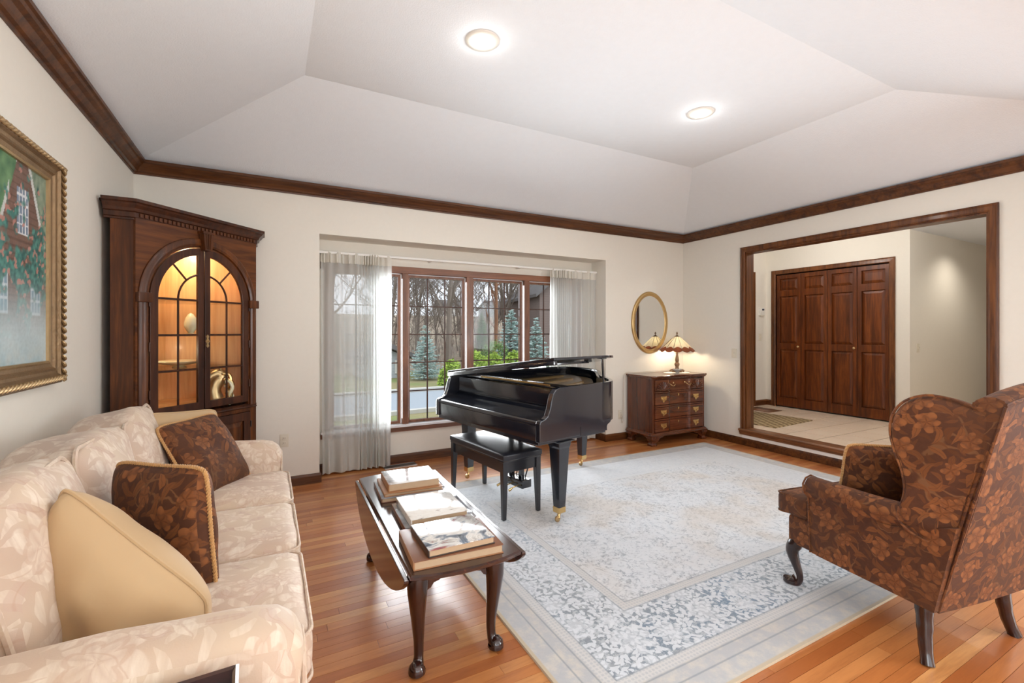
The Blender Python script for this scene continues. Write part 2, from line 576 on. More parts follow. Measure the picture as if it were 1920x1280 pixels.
plain('steel', (.62, .62, .62, 1), .3, 0, 60, .05, metal=1.0)
plain('black_metal', (.02, .02, .02, 1), .45)
plain('gilt', (.46, .32, .17, 1), .36, .35, 80, .25, metal=.75)
plain('gilt_dark', (.26, .165, .085, 1), .42, .5, 70, .35, metal=.6)
plain('cream_cloth', rgb(190, 160, 122), .7, .3, 13, .05, sheen=.15, spec=.25)
plain('rope', rgb(190, 144, 88), .6, .1, 200, .15, sheen=.2)
plain('paper', rgb(188, 162, 132), .8, .2, 300, .06)
plain('doily', (.80, .78, .72, 1), .8)
plain('cord_white', (.60, .52, .42, 1), .5)
plain('cream_glaze', rgb(240, 230, 190), .25, 0, 20, .06, coat=.4)
plain('tile_grout', rgb(84, 70, 58), .85, .3, 120)
plain('sash_track', (.80, .80, .82, 1), .5)
plain('asphalt', rgb(150, 158, 166), .9, .2, 40, .06)
plain('curb', rgb(186, 184, 178), .9, .2, 40, .06)
plain('rubber', (.02, .02, .02, 1), .6)

def mat_special():
    # window glass: clear pane with a faint mirror
    m, nt, b = newmat('glass')
    nt.nodes.remove(b)
    out = nt.nodes['Material Output']
    t = nt.nodes.new('ShaderNodeBsdfTransparent'); g = node(nt, 'ShaderNodeBsdfGlossy', Roughness=.02)
    t.inputs[0].default_value = (.97, .98, .98, 1)
    fr = node(nt, 'ShaderNodeFresnel', IOR=1.18)
    mx = nt.nodes.new('ShaderNodeMixShader')
    nt.links.new(fr.outputs[0], mx.inputs[0]); nt.links.new(t.outputs[0], mx.inputs[1]); nt.links.new(g.outputs[0], mx.inputs[2])
    nt.links.new(mx.outputs[0], out.inputs[0])
    # sheer curtain
    m, nt, b = newmat('sheer')
    nt.nodes.remove(b)
    out = nt.nodes['Material Output']
    v = coords(nt)
    d = node(nt, 'ShaderNodeBsdfDiffuse', Color=(.93, .92, .89, 1)); tl = node(nt, 'ShaderNodeBsdfTranslucent', Color=(.70, .72, .71, 1))
    t = nt.nodes.new('ShaderNodeBsdfTransparent')
    m1 = nt.nodes.new('ShaderNodeMixShader'); m1.inputs[0].default_value = .58
    m2 = nt.nodes.new('ShaderNodeMixShader')
    lw = node(nt, 'ShaderNodeLayerWeight', Blend=.35)
    f = (1 - S(lw.outputs['Facing']).step(.0, .8))*.27
    nt.links.new(f.s, m2.inputs[0])
    nt.links.new(d.outputs[0], m1.inputs[1]); nt.links.new(tl.outputs[0], m1.inputs[2])
    nt.links.new(m1.outputs[0], m2.inputs[1]); nt.links.new(t.outputs[0], m2.inputs[2])
    nt.links.new(m2.outputs[0], out.inputs[0])
    # denser curtain cloth (heading tape, hem)
    m, nt, b = newmat('sheer_dense')
    nt.nodes.remove(b)
    out = nt.nodes['Material Output']
    d = node(nt, 'ShaderNodeBsdfDiffuse', Color=(.84, .81, .74, 1)); tl = node(nt, 'ShaderNodeBsdfTranslucent', Color=(.86, .84, .78, 1))
    m1 = nt.nodes.new('ShaderNodeMixShader'); m1.inputs[0].default_value = .38
    nt.links.new(d.outputs[0], m1.inputs[1]); nt.links.new(tl.outputs[0], m1.inputs[2]); nt.links.new(m1.outputs[0], out.inputs[0])
    # mirror
    m, nt, b = newmat('mirror')
    b.inputs['Base Color'].default_value = (.9, .9, .88, 1); setp(b, rough=.01, metal=1.0)
    # downlight lens
    m, nt, b = newmat('lamp_lens')
    b.inputs['Emission Color'].default_value = (1, .95, .86, 1); b.inputs['Emission Strength'].default_value = 6
    # stained glass of the table lamp
    for nme, c in (('glass_cream', (.92, .86, .70, 1)), ('glass_amber', (.34, .14, .07, 1))):
        m, nt, b = newmat(nme)
        nt.nodes.remove(b)
        out = nt.nodes['Material Output']
        tl = node(nt, 'ShaderNodeBsdfTranslucent', Color=c); df = node(nt, 'ShaderNodeBsdfPrincipled', Roughness=.2)
        df.inputs['Base Color'].default_value = c
        mx = nt.nodes.new('ShaderNodeMixShader'); mx.inputs[0].default_value = .45
        nt.links.new(tl.outputs[0], mx.inputs[1]); nt.links.new(df.outputs[0], mx.inputs[2]); nt.links.new(mx.outputs[0], out.inputs[0])
    # oak/cherry strip floor: tone differs from board to board
    m, nt, b = newmat('floor_wood')
    oi = nt.nodes.new('ShaderNodeObjectInfo'); ge = nt.nodes.new('ShaderNodeNewGeometry')
    rnd = (S(oi.outputs['Random']) + S(ge.outputs['Random Per Island'])).frac()
    wv = nt.nodes.new('ShaderNodeVectorMath'); wv.operation = 'ADD'
    tc = nt.nodes.new('ShaderNodeTexCoord'); cb = nt.nodes.new('ShaderNodeCombineXYZ')
    nt.links.new((rnd*37).s, cb.inputs[1]); nt.links.new((rnd*11).s, cb.inputs[0])
    nt.links.new(tc.outputs['Object'], wv.inputs[0]); nt.links.new(cb.outputs[0], wv.inputs[1])
    mp = nt.nodes.new('ShaderNodeMapping'); mp.inputs['Scale'].default_value = (1.2, 16, 16)
    nt.links.new(wv.outputs[0], mp.inputs[0])
    g1 = noise(nt, mp.outputs[0], 1.5, 5, .6, .8); g2 = noise(nt, mp.outputs[0], 10, 3, .6)
    base = ramp(nt, rnd, [(0, rgb(166, 94, 46)), (.3, rgb(188, 116, 62)), (.7, rgb(200, 132, 76)), (1, rgb(214, 154, 94))])
    c = mixc(nt, (g1*.7+g2*.3).step(.35, .75)*.55, base, rgb(142, 76, 36))
    nt.links.new(c, b.inputs['Base Color'])
    setp(b, rough=.30, coat=.5, coatr=.17, spec=.5)
    bump(nt, b, g2, .03, .001)
    # foyer tile
    m, nt, b = newmat('tile')
    oi = nt.nodes.new('ShaderNodeObjectInfo')
    n1 = noise(nt, coords(nt), 5, 5)
    c = mixc(nt, n1, rgb(232, 208, 184), rgb(242, 224, 202))
    c = mixc(nt, S(oi.outputs['Random'])*.35, c, rgb(224, 198, 172))
    nt.links.new(c, b.inputs['Base Color']); setp(b, rough=.3, spec=.4)
    # woven door mat
    m, nt, b = newmat('mat_weave')
    v = coords(nt); x, y, z = sep(nt, v)
    nz = noise(nt, v, 9, 3)
    w = ((x*62 + nz*5).sin()*(y*48 + nz*4).sin()).step(-.5, .6)
    c = mixc(nt, w, rgb(112, 92, 66), rgb(186, 166, 130)); c = mixc(nt, nz*.5, c, rgb(146, 124, 92))
    nt.links.new(c, b.inputs['Base Color']); setp(b, rough=.9, spec=.1); bump(nt, b, w, .6, .004)
    # faded oriental rug: border bands by distance from the edge, flowers in the border, worn field
    m, nt, b = newmat('rug')
    v = coords(nt); x, y, z = sep(nt, v)
    ax, ay = x.abs(), y.abs()
    d = (1.925 - ax).min(1.395 - ay)
    vw = warp(nt, warp(nt, v, 3, .05), 30, .012)
    def band(a, c_, s=.006): return d.step(a-s, a+s)*(1 - d.step(c_-s, c_+s))
    wear = noise(nt, v, 1.6, 3).step(.32, .66)
    speck = noise(nt, v, 42, 4, .7)
    speck2 = noise(nt, v, 14, 4, .7)
    fm, tone, ring = flower_mask(nt, vw, 4.6, .5, 8, .5)
    l1, v1, k1 = leaf_mask(nt, vw, 24, .95, .55, .24)
    l2, v2, k2 = leaf_mask(nt, vsub(nt, vw, (.4, .3, 0), 'ADD'), 31, .95, .5, .25)
    cream = mixc(nt, speck2, rgb(200, 203, 208), rgb(216, 220, 225))
    # worn field
    motif = (1 - (noise(nt, vw, 13, 3, .6, 1.5) - .5).abs().step(.01, .06))*speck.step(.42, .6)
    motif2 = fm*(1 - tone)*speck.step(.44, .6)
    patch = noise(nt, vw, 3.2, 4, .65).step(.46, .62)
    field = mixc(nt, motif*(wear*.5+.45), cream, rgb(126, 138, 152))
    field = mixc(nt, patch*speck.step(.42, .62)*.5, field, rgb(142, 148, 156))
    field = mixc(nt, motif2*.28, field, rgb(134, 144, 156))
    field = mixc(nt, noise(nt, v, 1.5, 3).step(.42, .66)*.55, field, rgb(202, 190, 177))
    # border ground
    side = noise(nt, v, .9, 2).step(.40, .58)
    keep = 1 - (x*.35 + y*.75 + noise(nt, v, 1.3, 2)*.8).step(-.9, 1.1)*.85
    ground = mixc(nt, side, rgb(130, 138, 146), rgb(104, 126, 148))
    ground = mixc(nt, speck2.step(.45, .7)*.5, ground, rgb(166, 168, 170))
    pat = (fm*ring.step(-.2, .5) + l1 + l2).min(1.0)
    bord = mixc(nt, pat*.85, ground, cream)
    bord = mixc(nt, ring*.6, bord, rgb(128, 140, 150))
    bord = mixc(nt, speck.step(.46, .6)*.5, bord, cream)
    bord = mixc(nt, fm*(1 - ring)*.55, bord, cream)
    bord = mixc(nt, 1 - keep, bord, cream)
    outer = mixc(nt, speck2.step(.4, .7), rgb(176, 176, 178), rgb(196, 190, 182))
    c = mixc(nt, d.step(.585, .605), bord, field)
    gl = ((x*170).sin()*(y*170).sin()).abs().step(.2, .8)
    guard = mixc(nt, gl*.4 + speck*.25, rgb(202, 199, 196), rgb(160, 165, 172))
    guard = mixc(nt, 1 - keep, guard, cream)
    c = mixc(nt, band(.572, .618), c, guard)
    c = mixc(nt, 1 - d.step(.215, .225), c, outer)
    c = mixc(nt, band(.175, .225), c, guard)
    for a in (.10, .165, .228, .566, .622): c = mixc(nt, band(a-.004, a+.004, .003)*keep*.6, c, rgb(126, 132, 140))
    c = mixc(nt, 1 - d.step(.012, .02), c, rgb(186, 170, 146))
    nt.links.new(c, b.inputs['Base Color']); setp(b, rough=.95, spec=.1, sheen=.25)
    bump(nt, b, noise(nt, v, 220, 2)*.6 + pat*.3, .35, .004)
    # outdoor things
    m, nt, b = newmat('lawn'); v = coords(nt)
    c = mixc(nt, noise(nt, v, .5, 4).step(.4, .62), rgb(150, 142, 108), rgb(124, 140, 88)); c = mixc(nt, noise(nt, v, 9, 4)*.5, c, rgb(118, 110, 80))
    nt.links.new(c, b.inputs['Base Color']); setp(b, rough=.95, spec=.1)
    m, nt, b = newmat('litter'); v = coords(nt)
    c = mixc(nt, noise(nt, v, .35, 5).step(.35, .65), rgb(158, 140, 124), rgb(172, 164, 142)); c = mixc(nt, noise(nt, v, 3, 5).step(.4, .7), c, rgb(136, 120, 108))
    nt.links.new(c, b.inputs['Base Color']); setp(b, rough=.95, spec=.1)
    for nme, a, c2 in (('bark', rgb(96, 84, 76), rgb(142, 130, 120)), ('bark_red', rgb(108, 74, 56), rgb(150, 112, 88)), ('twig', rgb(104, 92, 86), rgb(186, 174, 162)),
                       ('spruce', rgb(112, 138, 134), rgb(190, 208, 202)), ('shrub', rgb(92, 122, 40), rgb(168, 190, 84)), ('evergreen', rgb(66, 92, 52), rgb(122, 146, 84)), ('dry_grass', rgb(170, 146, 104), rgb(208, 188, 148)), ('dry_leaf', rgb(150, 100, 60), rgb(190, 140, 90))):
        m, nt, b = newmat(nme); v = coords(nt); ge = nt.nodes.new('ShaderNodeNewGeometry')
        f = (S(ge.outputs['Random Per Island'])*.7 + noise(nt, v, 5, 3)*.4)
        nt.links.new(mixc(nt, f, a, c2), b.inputs['Base Color']); setp(b, rough=.85, spec=.2)
    for nme, a, c2, per in (('siding_brown', rgb(98, 84, 80), rgb(122, 106, 100), 40), ('siding_grey', rgb(150, 154, 158), rgb(178, 182, 186), 42), ('siding_white', rgb(206, 204, 200), rgb(222, 220, 216), 30)):
        m, nt, b = newmat(nme); v = coords(nt); x, y, z = sep(nt, v)
        st = (z*per/6.28).frac().step(.0, .12)
        nt.links.new(mixc(nt, st, a, c2), b.inputs['Base Color']); setp(b, rough=.8)
    plain('roof_shingle', rgb(104, 100, 100), .9, .3, 30)
    plain('dark_pane', (.06, .07, .09, 1), .15)
mat_special()
# ------------------------------------------------------------------ the room shell
xL, xR, yB, yN, yD = -.941, 5.208, 4.626, .48, -3.40
yW = 4.917                                   # back of the window recess
zCB, zCT, zFL = 2.652, 2.74, 3.165           # crown bottom / top, flat of the tray ceiling
bx0, bx1, bz = .425, 3.812, 2.315            # recess
zF = .197                                    # foyer floor
fn_y = lambda y0: (lambda u, v, d: (u, y0 + d, v))
fn_x = lambda x0: (lambda u, v, d: (x0 + d, u, v))
struct(holed([yD, -2.55, -.35, yB+.12], [0, .52, 2.38, 2.95], lambda u, v: -2.55 < u < -.35 and .52 < v < 2.38, fn_x(xL-.12), .12).build('wall_left', 'wall'))  # hole behind the camera is added for the left fill light
struct(holed([xL-.12, bx0, bx1, xR+.13], [0, bz, 2.95], lambda u, v: bx0 < u < bx1 and v < bz, fn_y(yB), .12).build('wall_back', 'wall'))
oy0, oy1, oz1 = 1.492, 3.658, 2.382
struct(holed([yD, -2.55, -.35, oy0, oy1, yB], [0, .165, .52, 2.38, oz1, 2.95], lambda u, v: (oy0 < u < oy1 and .165 < v < oz1) or (-2.55 < u < -.35 and .52 < v < 2.38), fn_x(xR), .13).build('wall_right', 'wall'))  # second hole, behind the camera, is added for the right fill light
struct(holed([xL, -.62, 4.62, xR], [0, 2.62, 2.95], lambda u, v: -.62 < u < 4.62 and v < 2.62, fn_y(yN-.12), .12).build('wall_near', 'wall'))
# recess: returns and soffit in one shell
m = MB().prism([(bx0, 0), (bx0, bz), (bx1, bz), (bx1, 0), (bx1+.1, 0), (bx1+.1, bz+.1), (bx0-.1, bz+.1), (bx0-.1, 0)], 'y', yB+.1199, yW+.001)
struct(m.build('wall_recess', 'wall'))
wx0, wx1, wz0, wz1 = .53, 3.58, .40, 2.03
struct(holed([bx0-.1, wx0, wx1, bx1+.1], [0, wz0, wz1, bz+.1], lambda u, v: wx0 < u < wx1 and wz0 < v < wz1, fn_y(yW), .13).build('wall_window', 'wall'))
# tray ceiling
i = 1.165
o4 = [(xL, yN, zCT), (xR, yN, zCT), (xR, yB, zCT), (xL, yB, zCT)]
i4 = [(xL+i, yN+i, zFL), (xR-i, yN+i, zFL), (xR-i, yB-i, zFL), (xL+i, yB-i, zFL)]
u4 = [(xL-.1, yN-.1, zFL+.2), (xR+.1, yN-.1, zFL+.2), (xR+.1, yB+.1, zFL+.2), (xL-.1, yB+.1, zFL+.2)]
struct(MB().add(o4+i4+u4, [(4, 5, 6, 7)]+[(k, (k+1) % 4, 4+(k+1) % 4, 4+k) for k in range(4)]+[(8, 11, 10, 9)]+[(k, 8+k, 8+(k+1) % 4, (k+1) % 4) for k in range(4)]).build('ceiling', 'ceiling'))
# crown moulding round the room
cp = [(0, 0), (.012, 0), (.014, .012), (.03, .018), (.036, .03), (.05, .05), (.07, .064), (.078, .076), (.092, .08), (.092, .10), (0, .10)]
m = MB().moulding([(xL, yN, zCB), (xR, yN, zCB), (xR, yB, zCB), (xL, yB, zCB)], (0, 0, 1), cp)
struct(m.build('trim_1', 'trim_wood'))
# baseboards
bp_ = [(0, 0), (.016, 0), (.016, .07), (.012, .082), (.006, .09), (0, .09)]
def base(name, path, z=0.0):
    return struct(MB().moulding([(x, y, z) for x, y in path], (0, 0, 1), bp_, closed=False).build(name, 'trim_wood'))
base('baseboard_left', [(xL, yB), (xL, yD)])
base('baseboard_back_left', [(bx0, yW), (bx0, yB), (xL, yB)])
base('baseboard_recess', [(bx1-.016, yW), (bx0+.016, yW)])
base('baseboard_back_right', [(xR, yB), (bx1, yB), (bx1, yW)])
base('baseboard_right', [(xR, yD), (xR, yB)])
# floor: slab, then the boards laid on it
fl = struct(holed([xL-.1, xR+.05], [yD, yW+.1], lambda u, v: False, lambda u, v, d: (u, v, -.12+d), .108).build('floor', 'cherry_dark'))
rnd = random.Random(7)
PW = .0572
lens = [.45, .62, .80, 1.0, 1.2, 1.45]
pmesh = {}
def plank_mesh(L):
    if L not in pmesh:
        g, c = .0007, .0
        b = MB()
        b.box(g, L-g, g, PW-g, -.0115, 0)
        me = bpy.data.meshes.new('floor_board'); me.from_pydata(b.v, [], b.f); me.materials.append(M['floor_wood']); pmesh[L] = (me, b)
    return pmesh[L]
_c, _s = math.cos(R(YAW)), math.sin(R(YAW))
def px_of(x, y, z):
    dep = x*_s + y*_c; lat = x*_c - y*_s
    if dep < .1: return (-9999, -9999, dep)
    return (960+F_PX*lat/dep, HOR-F_PX*(z-1.4)/dep, dep)
boards = []
y = .36
while y < yW-.01:
    x = xL - rnd.random()*.9
    while x < xR:
        L = rnd.choice(lens); boards.append((x, y, L)); x += L
    y += PW
def vis(b):
    best = 0
    for t in (.05, .5, .95):
        x, y_ = b[0]+b[2]*t, b[1]+PW/2
        if x < xL or x > xR: continue
        if 1.05 < x < 4.8 and 1.24 < y_ < 3.93: continue      # under the rug
        if x < .06 and 1.25 < y_ < 3.4: continue              # under the sofa
        p = px_of(x, y_, 0)
        if -60 < p[0] < 1980 and 560 < p[1] < 1310: best = max(best, 1/p[2]**2*b[2])
    return best
sc_ = sorted([(vis(b), k) for k, b in enumerate(boards)], reverse=True)
near = {k for v_, k in sc_[:298] if v_ > 0}
rest = MB()
for k, (x, y, L) in enumerate(boards):
    me, b = plank_mesh(L)
    if k in near:
        o = bpy.data.objects.new('floor_board', me); COL.objects.link(o); o.parent = fl; o.location = (x, y, 0)
    else:
        rest.add([(p[0]+x, p[1]+y, p[2]) for p in b.v], b.f)
ro = rest.build('floor_boards_beyond', 'floor_wood', fl); ro['kind'] = 'stuff'
struct(holed([xL, xR], [yD, .36], lambda u, v: False, lambda u, v, d: (u, v, -.012+d), .012).build('floor_dining', 'floor_wood'))
# the room behind the camera: wall with a window added for the fill light, ceiling
struct(holed([xL-.12, -.75, 2.95, xR+.13], [0, .45, 2.42, 2.95], lambda u, v: -.75 < u < 2.95 and .45 < v < 2.42, fn_y(yD-.12), .12).build('wall_dining', 'wall'))
struct(holed([xL, xR], [yD, yN-.12], lambda u, v: False, lambda u, v, d: (u, v, zCT+d), .1).build('ceiling_dining', 'ceiling'))
wf = MB()
for x in (-.75, .45, 1.68, 2.89): wf.box(x, x+.06, yD-.10, yD-.02, .45, 2.42)
for z in (.45, 2.36): wf.box(-.75, 2.95, yD-.098, yD-.022, z, z+.06)
struct(wf.build('window_5', 'window_wood'))
for n_, xw in ((6, xL-.09), (7, xR+.06)):  # unseen side windows, invented to frame the fill lights
    struct(holed([-2.55, -2.50, -1.475, -1.425, -.40, -.35], [.52, .57, 2.33, 2.38], lambda u, v: (-2.50 < u < -1.475 or -1.425 < u < -.40) and .57 < v < 2.33, fn_x(xw), .04).build('window_%d' % n_, 'window_wood'))

# ------------------------------------------------------------------ the bay window
yG = 4.965                                       # plane of the glass
sash = [(.565, 1.262), (1.338, 2.002), (2.092, 2.762), (2.846, 3.545)]
gz = [.44, .755, 1.065, 1.372, 1.68, 1.995]
pane_me = {}
for k, (a, b) in enumerate(sash):
    f = .026
    w = struct(holed([a, a+f, b-f, b], [.415, .415+f, 2.018-f, 2.018], lambda u, v, a=a, b=b: a+f < u < b-f and .415+f < v < 2.018-f, fn_y(yG-.022), .045).build('window_%d' % (k+1), 'window_wood'))
    cx = [a+f + (b-a-2*f)*t/3 for t in range(4)]
    for j in range(1, 3):
        MB().box(cx[j]-.006, cx[j]+.006, yG-.008, yG+.008, .44, 1.995).build('muntin', 'cherry_dark', w)
    for j in range(1, 5):
        MB().box(a+f, b-f, yG-.0075, yG+.0075, gz[j]-.006, gz[j]+.006).build('muntin', 'cherry_dark', w)
    for c in range(3):
        for r_ in range(5):
            MB().box(cx[c]+.002, cx[c+1]-.002, yG-.002, yG+.002, gz[r_]+.002, gz[r_+1]-.002).build('glass_pane', 'glass', w)
    MB().box(b-.001, b+.012, yG-.026, yG-.004, .42, 2.02).build('sash_track', 'sash_track', w)
    MB().box(a, b, yG-.026, yG-.004, 2.018, 2.032).build('sash_track', 'sash_track', w)
    if k in (1, 2):
        h = MB().box(b-.022, b-.006, yG-.045, yG-.022, .47, .56).build('sash_lock', 'black_metal', w)
for k, (a, b) in enumerate([(1.274, 1.338), (2.014, 2.092), (2.774, 2.846), (.50, .565), (3.557, 3.62)]):
    o = MB().box(a, b, yW-.02, yG+.05, .40, 2.03).build('trim_%d' % (k+2), 'window_wood', bevel=.004); struct(o)
hd = MB().box(.46, 3.66, yW-.022, yW+.06, 2.026, 2.098).build('trim_7', 'window_wood_x', bevel=.004); struct(hd)
sl = MB().box(.46, 3.66, yW-.06, yW+.1, .388, .412)
struct(sl.build('trim_8', 'sash_track', bevel=.003))
struct(MB().box(.46, 3.66, yW-.022, yW+.0, .335, .389).build('trim_9', 'window_wood_x', bevel=.004))

# ------------------------------------------------------------------ opening to the foyer
oc = [(0, 0), (0, .016), (-.012, .022), (-.04, .02), (-.052, .026), (-.062, .02), (-.062, 0)]
cas = MB().moulding([(xR, oy1, .197), (xR, oy1, oz1), (xR, oy0, oz1), (xR, oy0, .197)], (-1, 0, 0), [(-a, b) for a, b in oc], closed=False)
struct(cas.build('trim_10', 'trim_wood_z'))
jm = MB().moulding([(xR-.002, oy1, .19), (xR-.002, oy1, oz1), (xR-.002, oy0, oz1), (xR-.002, oy0, .19)], (-1, 0, 0), [(0, .001), (-.014, .001), (-.014, -.135), (0, -.135)], closed=False)
struct(jm.build('trim_11', 'trim_wood_z'))
sp = [(xR+.132, .165), (xR+.132, .205), (xR-.03, .205), (xR-.042, .198), (xR-.044, .188), (xR-.036, .178), (xR-.03, .176), (xR-.026, .16), (xR-.016, .146), (xR-.014, .13), (xR, .13), (xR, .165)]
struct(MB().prism([(x, z) for x, z in sp], 'y', oy0-.075, oy1+.075).build('trim_12', 'sill_oak'))
struct(MB().box(xR-.006, xR, oy0-.05, oy1+.05, .09, .131).build('trim_13', 'white_paint'))

# ------------------------------------------------------------------ foyer
fx0, fx1, fyN, fyB, fyH = xR+.13, 7.30, .3, 4.754, 2.825
ffl = struct(holed([xR+.05, 10.6], [fyN, fyB], lambda u, v: False, lambda u, v, d: (u, v, zF-.16+d), .155).build('floor_foyer', 'tile_grout'))
T = .335
tm = MB().box(.0065, T-.0065, .0065, T-.0065, -.012, 0, ch=.002)
tme = bpy.data.meshes.new('floor_tile'); tme.from_pydata(tm.v, [], tm.f); tme.materials.append(M['tile'])
ix = 0
while fx0 + ix*T < 7.3 - .02 or (fx0 + ix*T < 9.2):
    iy = 0
    while .6 + iy*T < fyB - .02:
        x, y = fx0+.012 + ix*T, .60 + iy*T
        if y < fyH-T*.5 or x < 7.3-.05:
            o = bpy.data.objects.new('floor_tile', tme); COL.objects.link(o); o.parent = ffl; o.location = (x, y, zF)
        iy += 1
    ix += 1
zFC = 2.722
dy0, dy1, dz1 = 3.045, 4.592, 2.326
struct(holed([fyH, dy0, dy1, fyB+.12], [0, zF, dz1, zFC+.1], lambda u, v: dy0 < u < dy1 and zF < v < dz1, fn_x(fx1), .12).build('wall_closet', 'wall'))
struct(holed([fx1+.12, 10.7], [0, zFC+.1], lambda u, v: False, fn_y(fyH), .12).build('wall_hall', 'wall'))
fdx0, fdx1 = 5.98, 6.92
struct(holed([fx0, fdx0, fdx1, fx1], [0, zF, 2.30, zFC+.1], lambda u, v: fdx0 < u < fdx1 and zF < v < 2.30, fn_y(fyB), .12).build('wall_foyer', 'wall'))
struct(holed([fx0, 10.7], [0, zFC+.1], lambda u, v: False, fn_y(fyN-.12), .12).build('wall_foyer_near', 'wall'))
struct(holed([fyN, fyH], [0, zFC+.1], lambda u, v: False, fn_x(10.6), .1).build('wall_hall_end', 'wall'))
struct(holed([xR+.13, 10.7], [fyN, fyB+.1], lambda u, v: False, lambda u, v, d: (u, v, zFC+d), .1).build('ceiling_foyer', 'ceiling'))
struct(MB().box(fx1+.12, fx1+.7, dy0-.1, dy1+.1, zF, zFC).build('wall_closet_inside', 'black_metal'))
base('baseboard_foyer', [(fx1, dy1+.062), (fx1, fyB), (fdx1+.07, fyB)], zF)
base('baseboard_closet', [(fx1, fyH), (fx1, dy0-.062)], zF)
base('baseboard_hall', [(10.6, fyH), (fx1, fyH)], zF)
cc = MB().moulding([(fx1, dy1, zF), (fx1, dy1, dz1), (fx1, dy0, dz1), (fx1, dy0, zF)], (-1, 0, 0), [(0, -.1), (0, .014), (.01, .02), (.05, .016), (.066, .02), (.066, 0), (.012, -.1)], closed=False)
struct(cc.build('trim_14', 'trim_wood_z'))
fc = MB().moulding([(fdx1, fyB, zF), (fdx1, fyB, 2.30), (fdx0, fyB, 2.30), (fdx0, fyB, zF)], (0, -1, 0), [(0, -.1), (0, .014), (-.05, .016), (-.07, .02), (-.07, 0), (-.012, -.1)], closed=False)
struct(fc.build('trim_15', 'trim_wood_z'))
# the front door beside the closet
fd = MB().box(fdx0+.012, fdx1-.012, fyB+.03, fyB+.07, zF+.01, 2.288, ch=.003).build('door_5', 'door_wood'); struct(fd)
for r0, r1 in ((.40, 1.10), (1.25, 2.13)):
    for a, b in ((fdx0+.12, fdx0+.42), (fdx0+.52, fdx0+.82)):
        MB().box(a, b, fyB+.018, fyB+.04, r0, r1, ch=.008).build('door_panel', 'door_wood', fd)
# bifold closet doors: four leaves, three raised panels each
lw_ = (dy1-dy0)/4
for k in range(4):
    a = dy1 - (k+1)*lw_ + .003; b = dy1 - k*lw_ - .003
    st = .052
    rows = [(.35, 1.119), (1.219, 1.968), (2.067, 2.249)]
    zs = [.212] + [z for r_ in rows for z in r_] + [2.312]
    lf = holed([a, a+st, b-st, b], zs, lambda u, v, a=a, b=b: a+st < u < b-st and any(r0 < v < r1 for r0, r1 in rows), fn_x(fx1+.012), .034).build('door_%d' % (k+1), 'door_wood', bevel=.003)
    struct(lf)
    for r0, r1 in rows:
        mm = MB().loft([[(fx1+.034, a+st, r0), (fx1+.034, b-st, r0), (fx1+.034, b-st, r1), (fx1+.034, a+st, r1)],
                        [(fx1+.030, a+st+.006, r0+.006), (fx1+.030, b-st-.006, r0+.006), (fx1+.030, b-st-.006, r1-.006), (fx1+.030, a+st+.006, r1-.006)],
                        [(fx1+.018, a+st+.04, r0+.04), (fx1+.018, b-st-.04, r0+.04), (fx1+.018, b-st-.04, r1-.04), (fx1+.018, a+st+.04, r1-.04)]], smooth_=False)
        mm.build('door_panel', 'door_wood', lf)
    if k in (0, 2):
        kn = MB().lathe([(.006, 0), (.006, .012), (.016, .02), (.018, .03), (.012, .038), (.002, .04)], 14, mat=Matrix.Translation((fx1+.012, a+.026, 1.17)) @ Matrix.Rotation(R(-90), 4, 'Y'))
        kn.build('door_knob', 'antique_brass', lf)
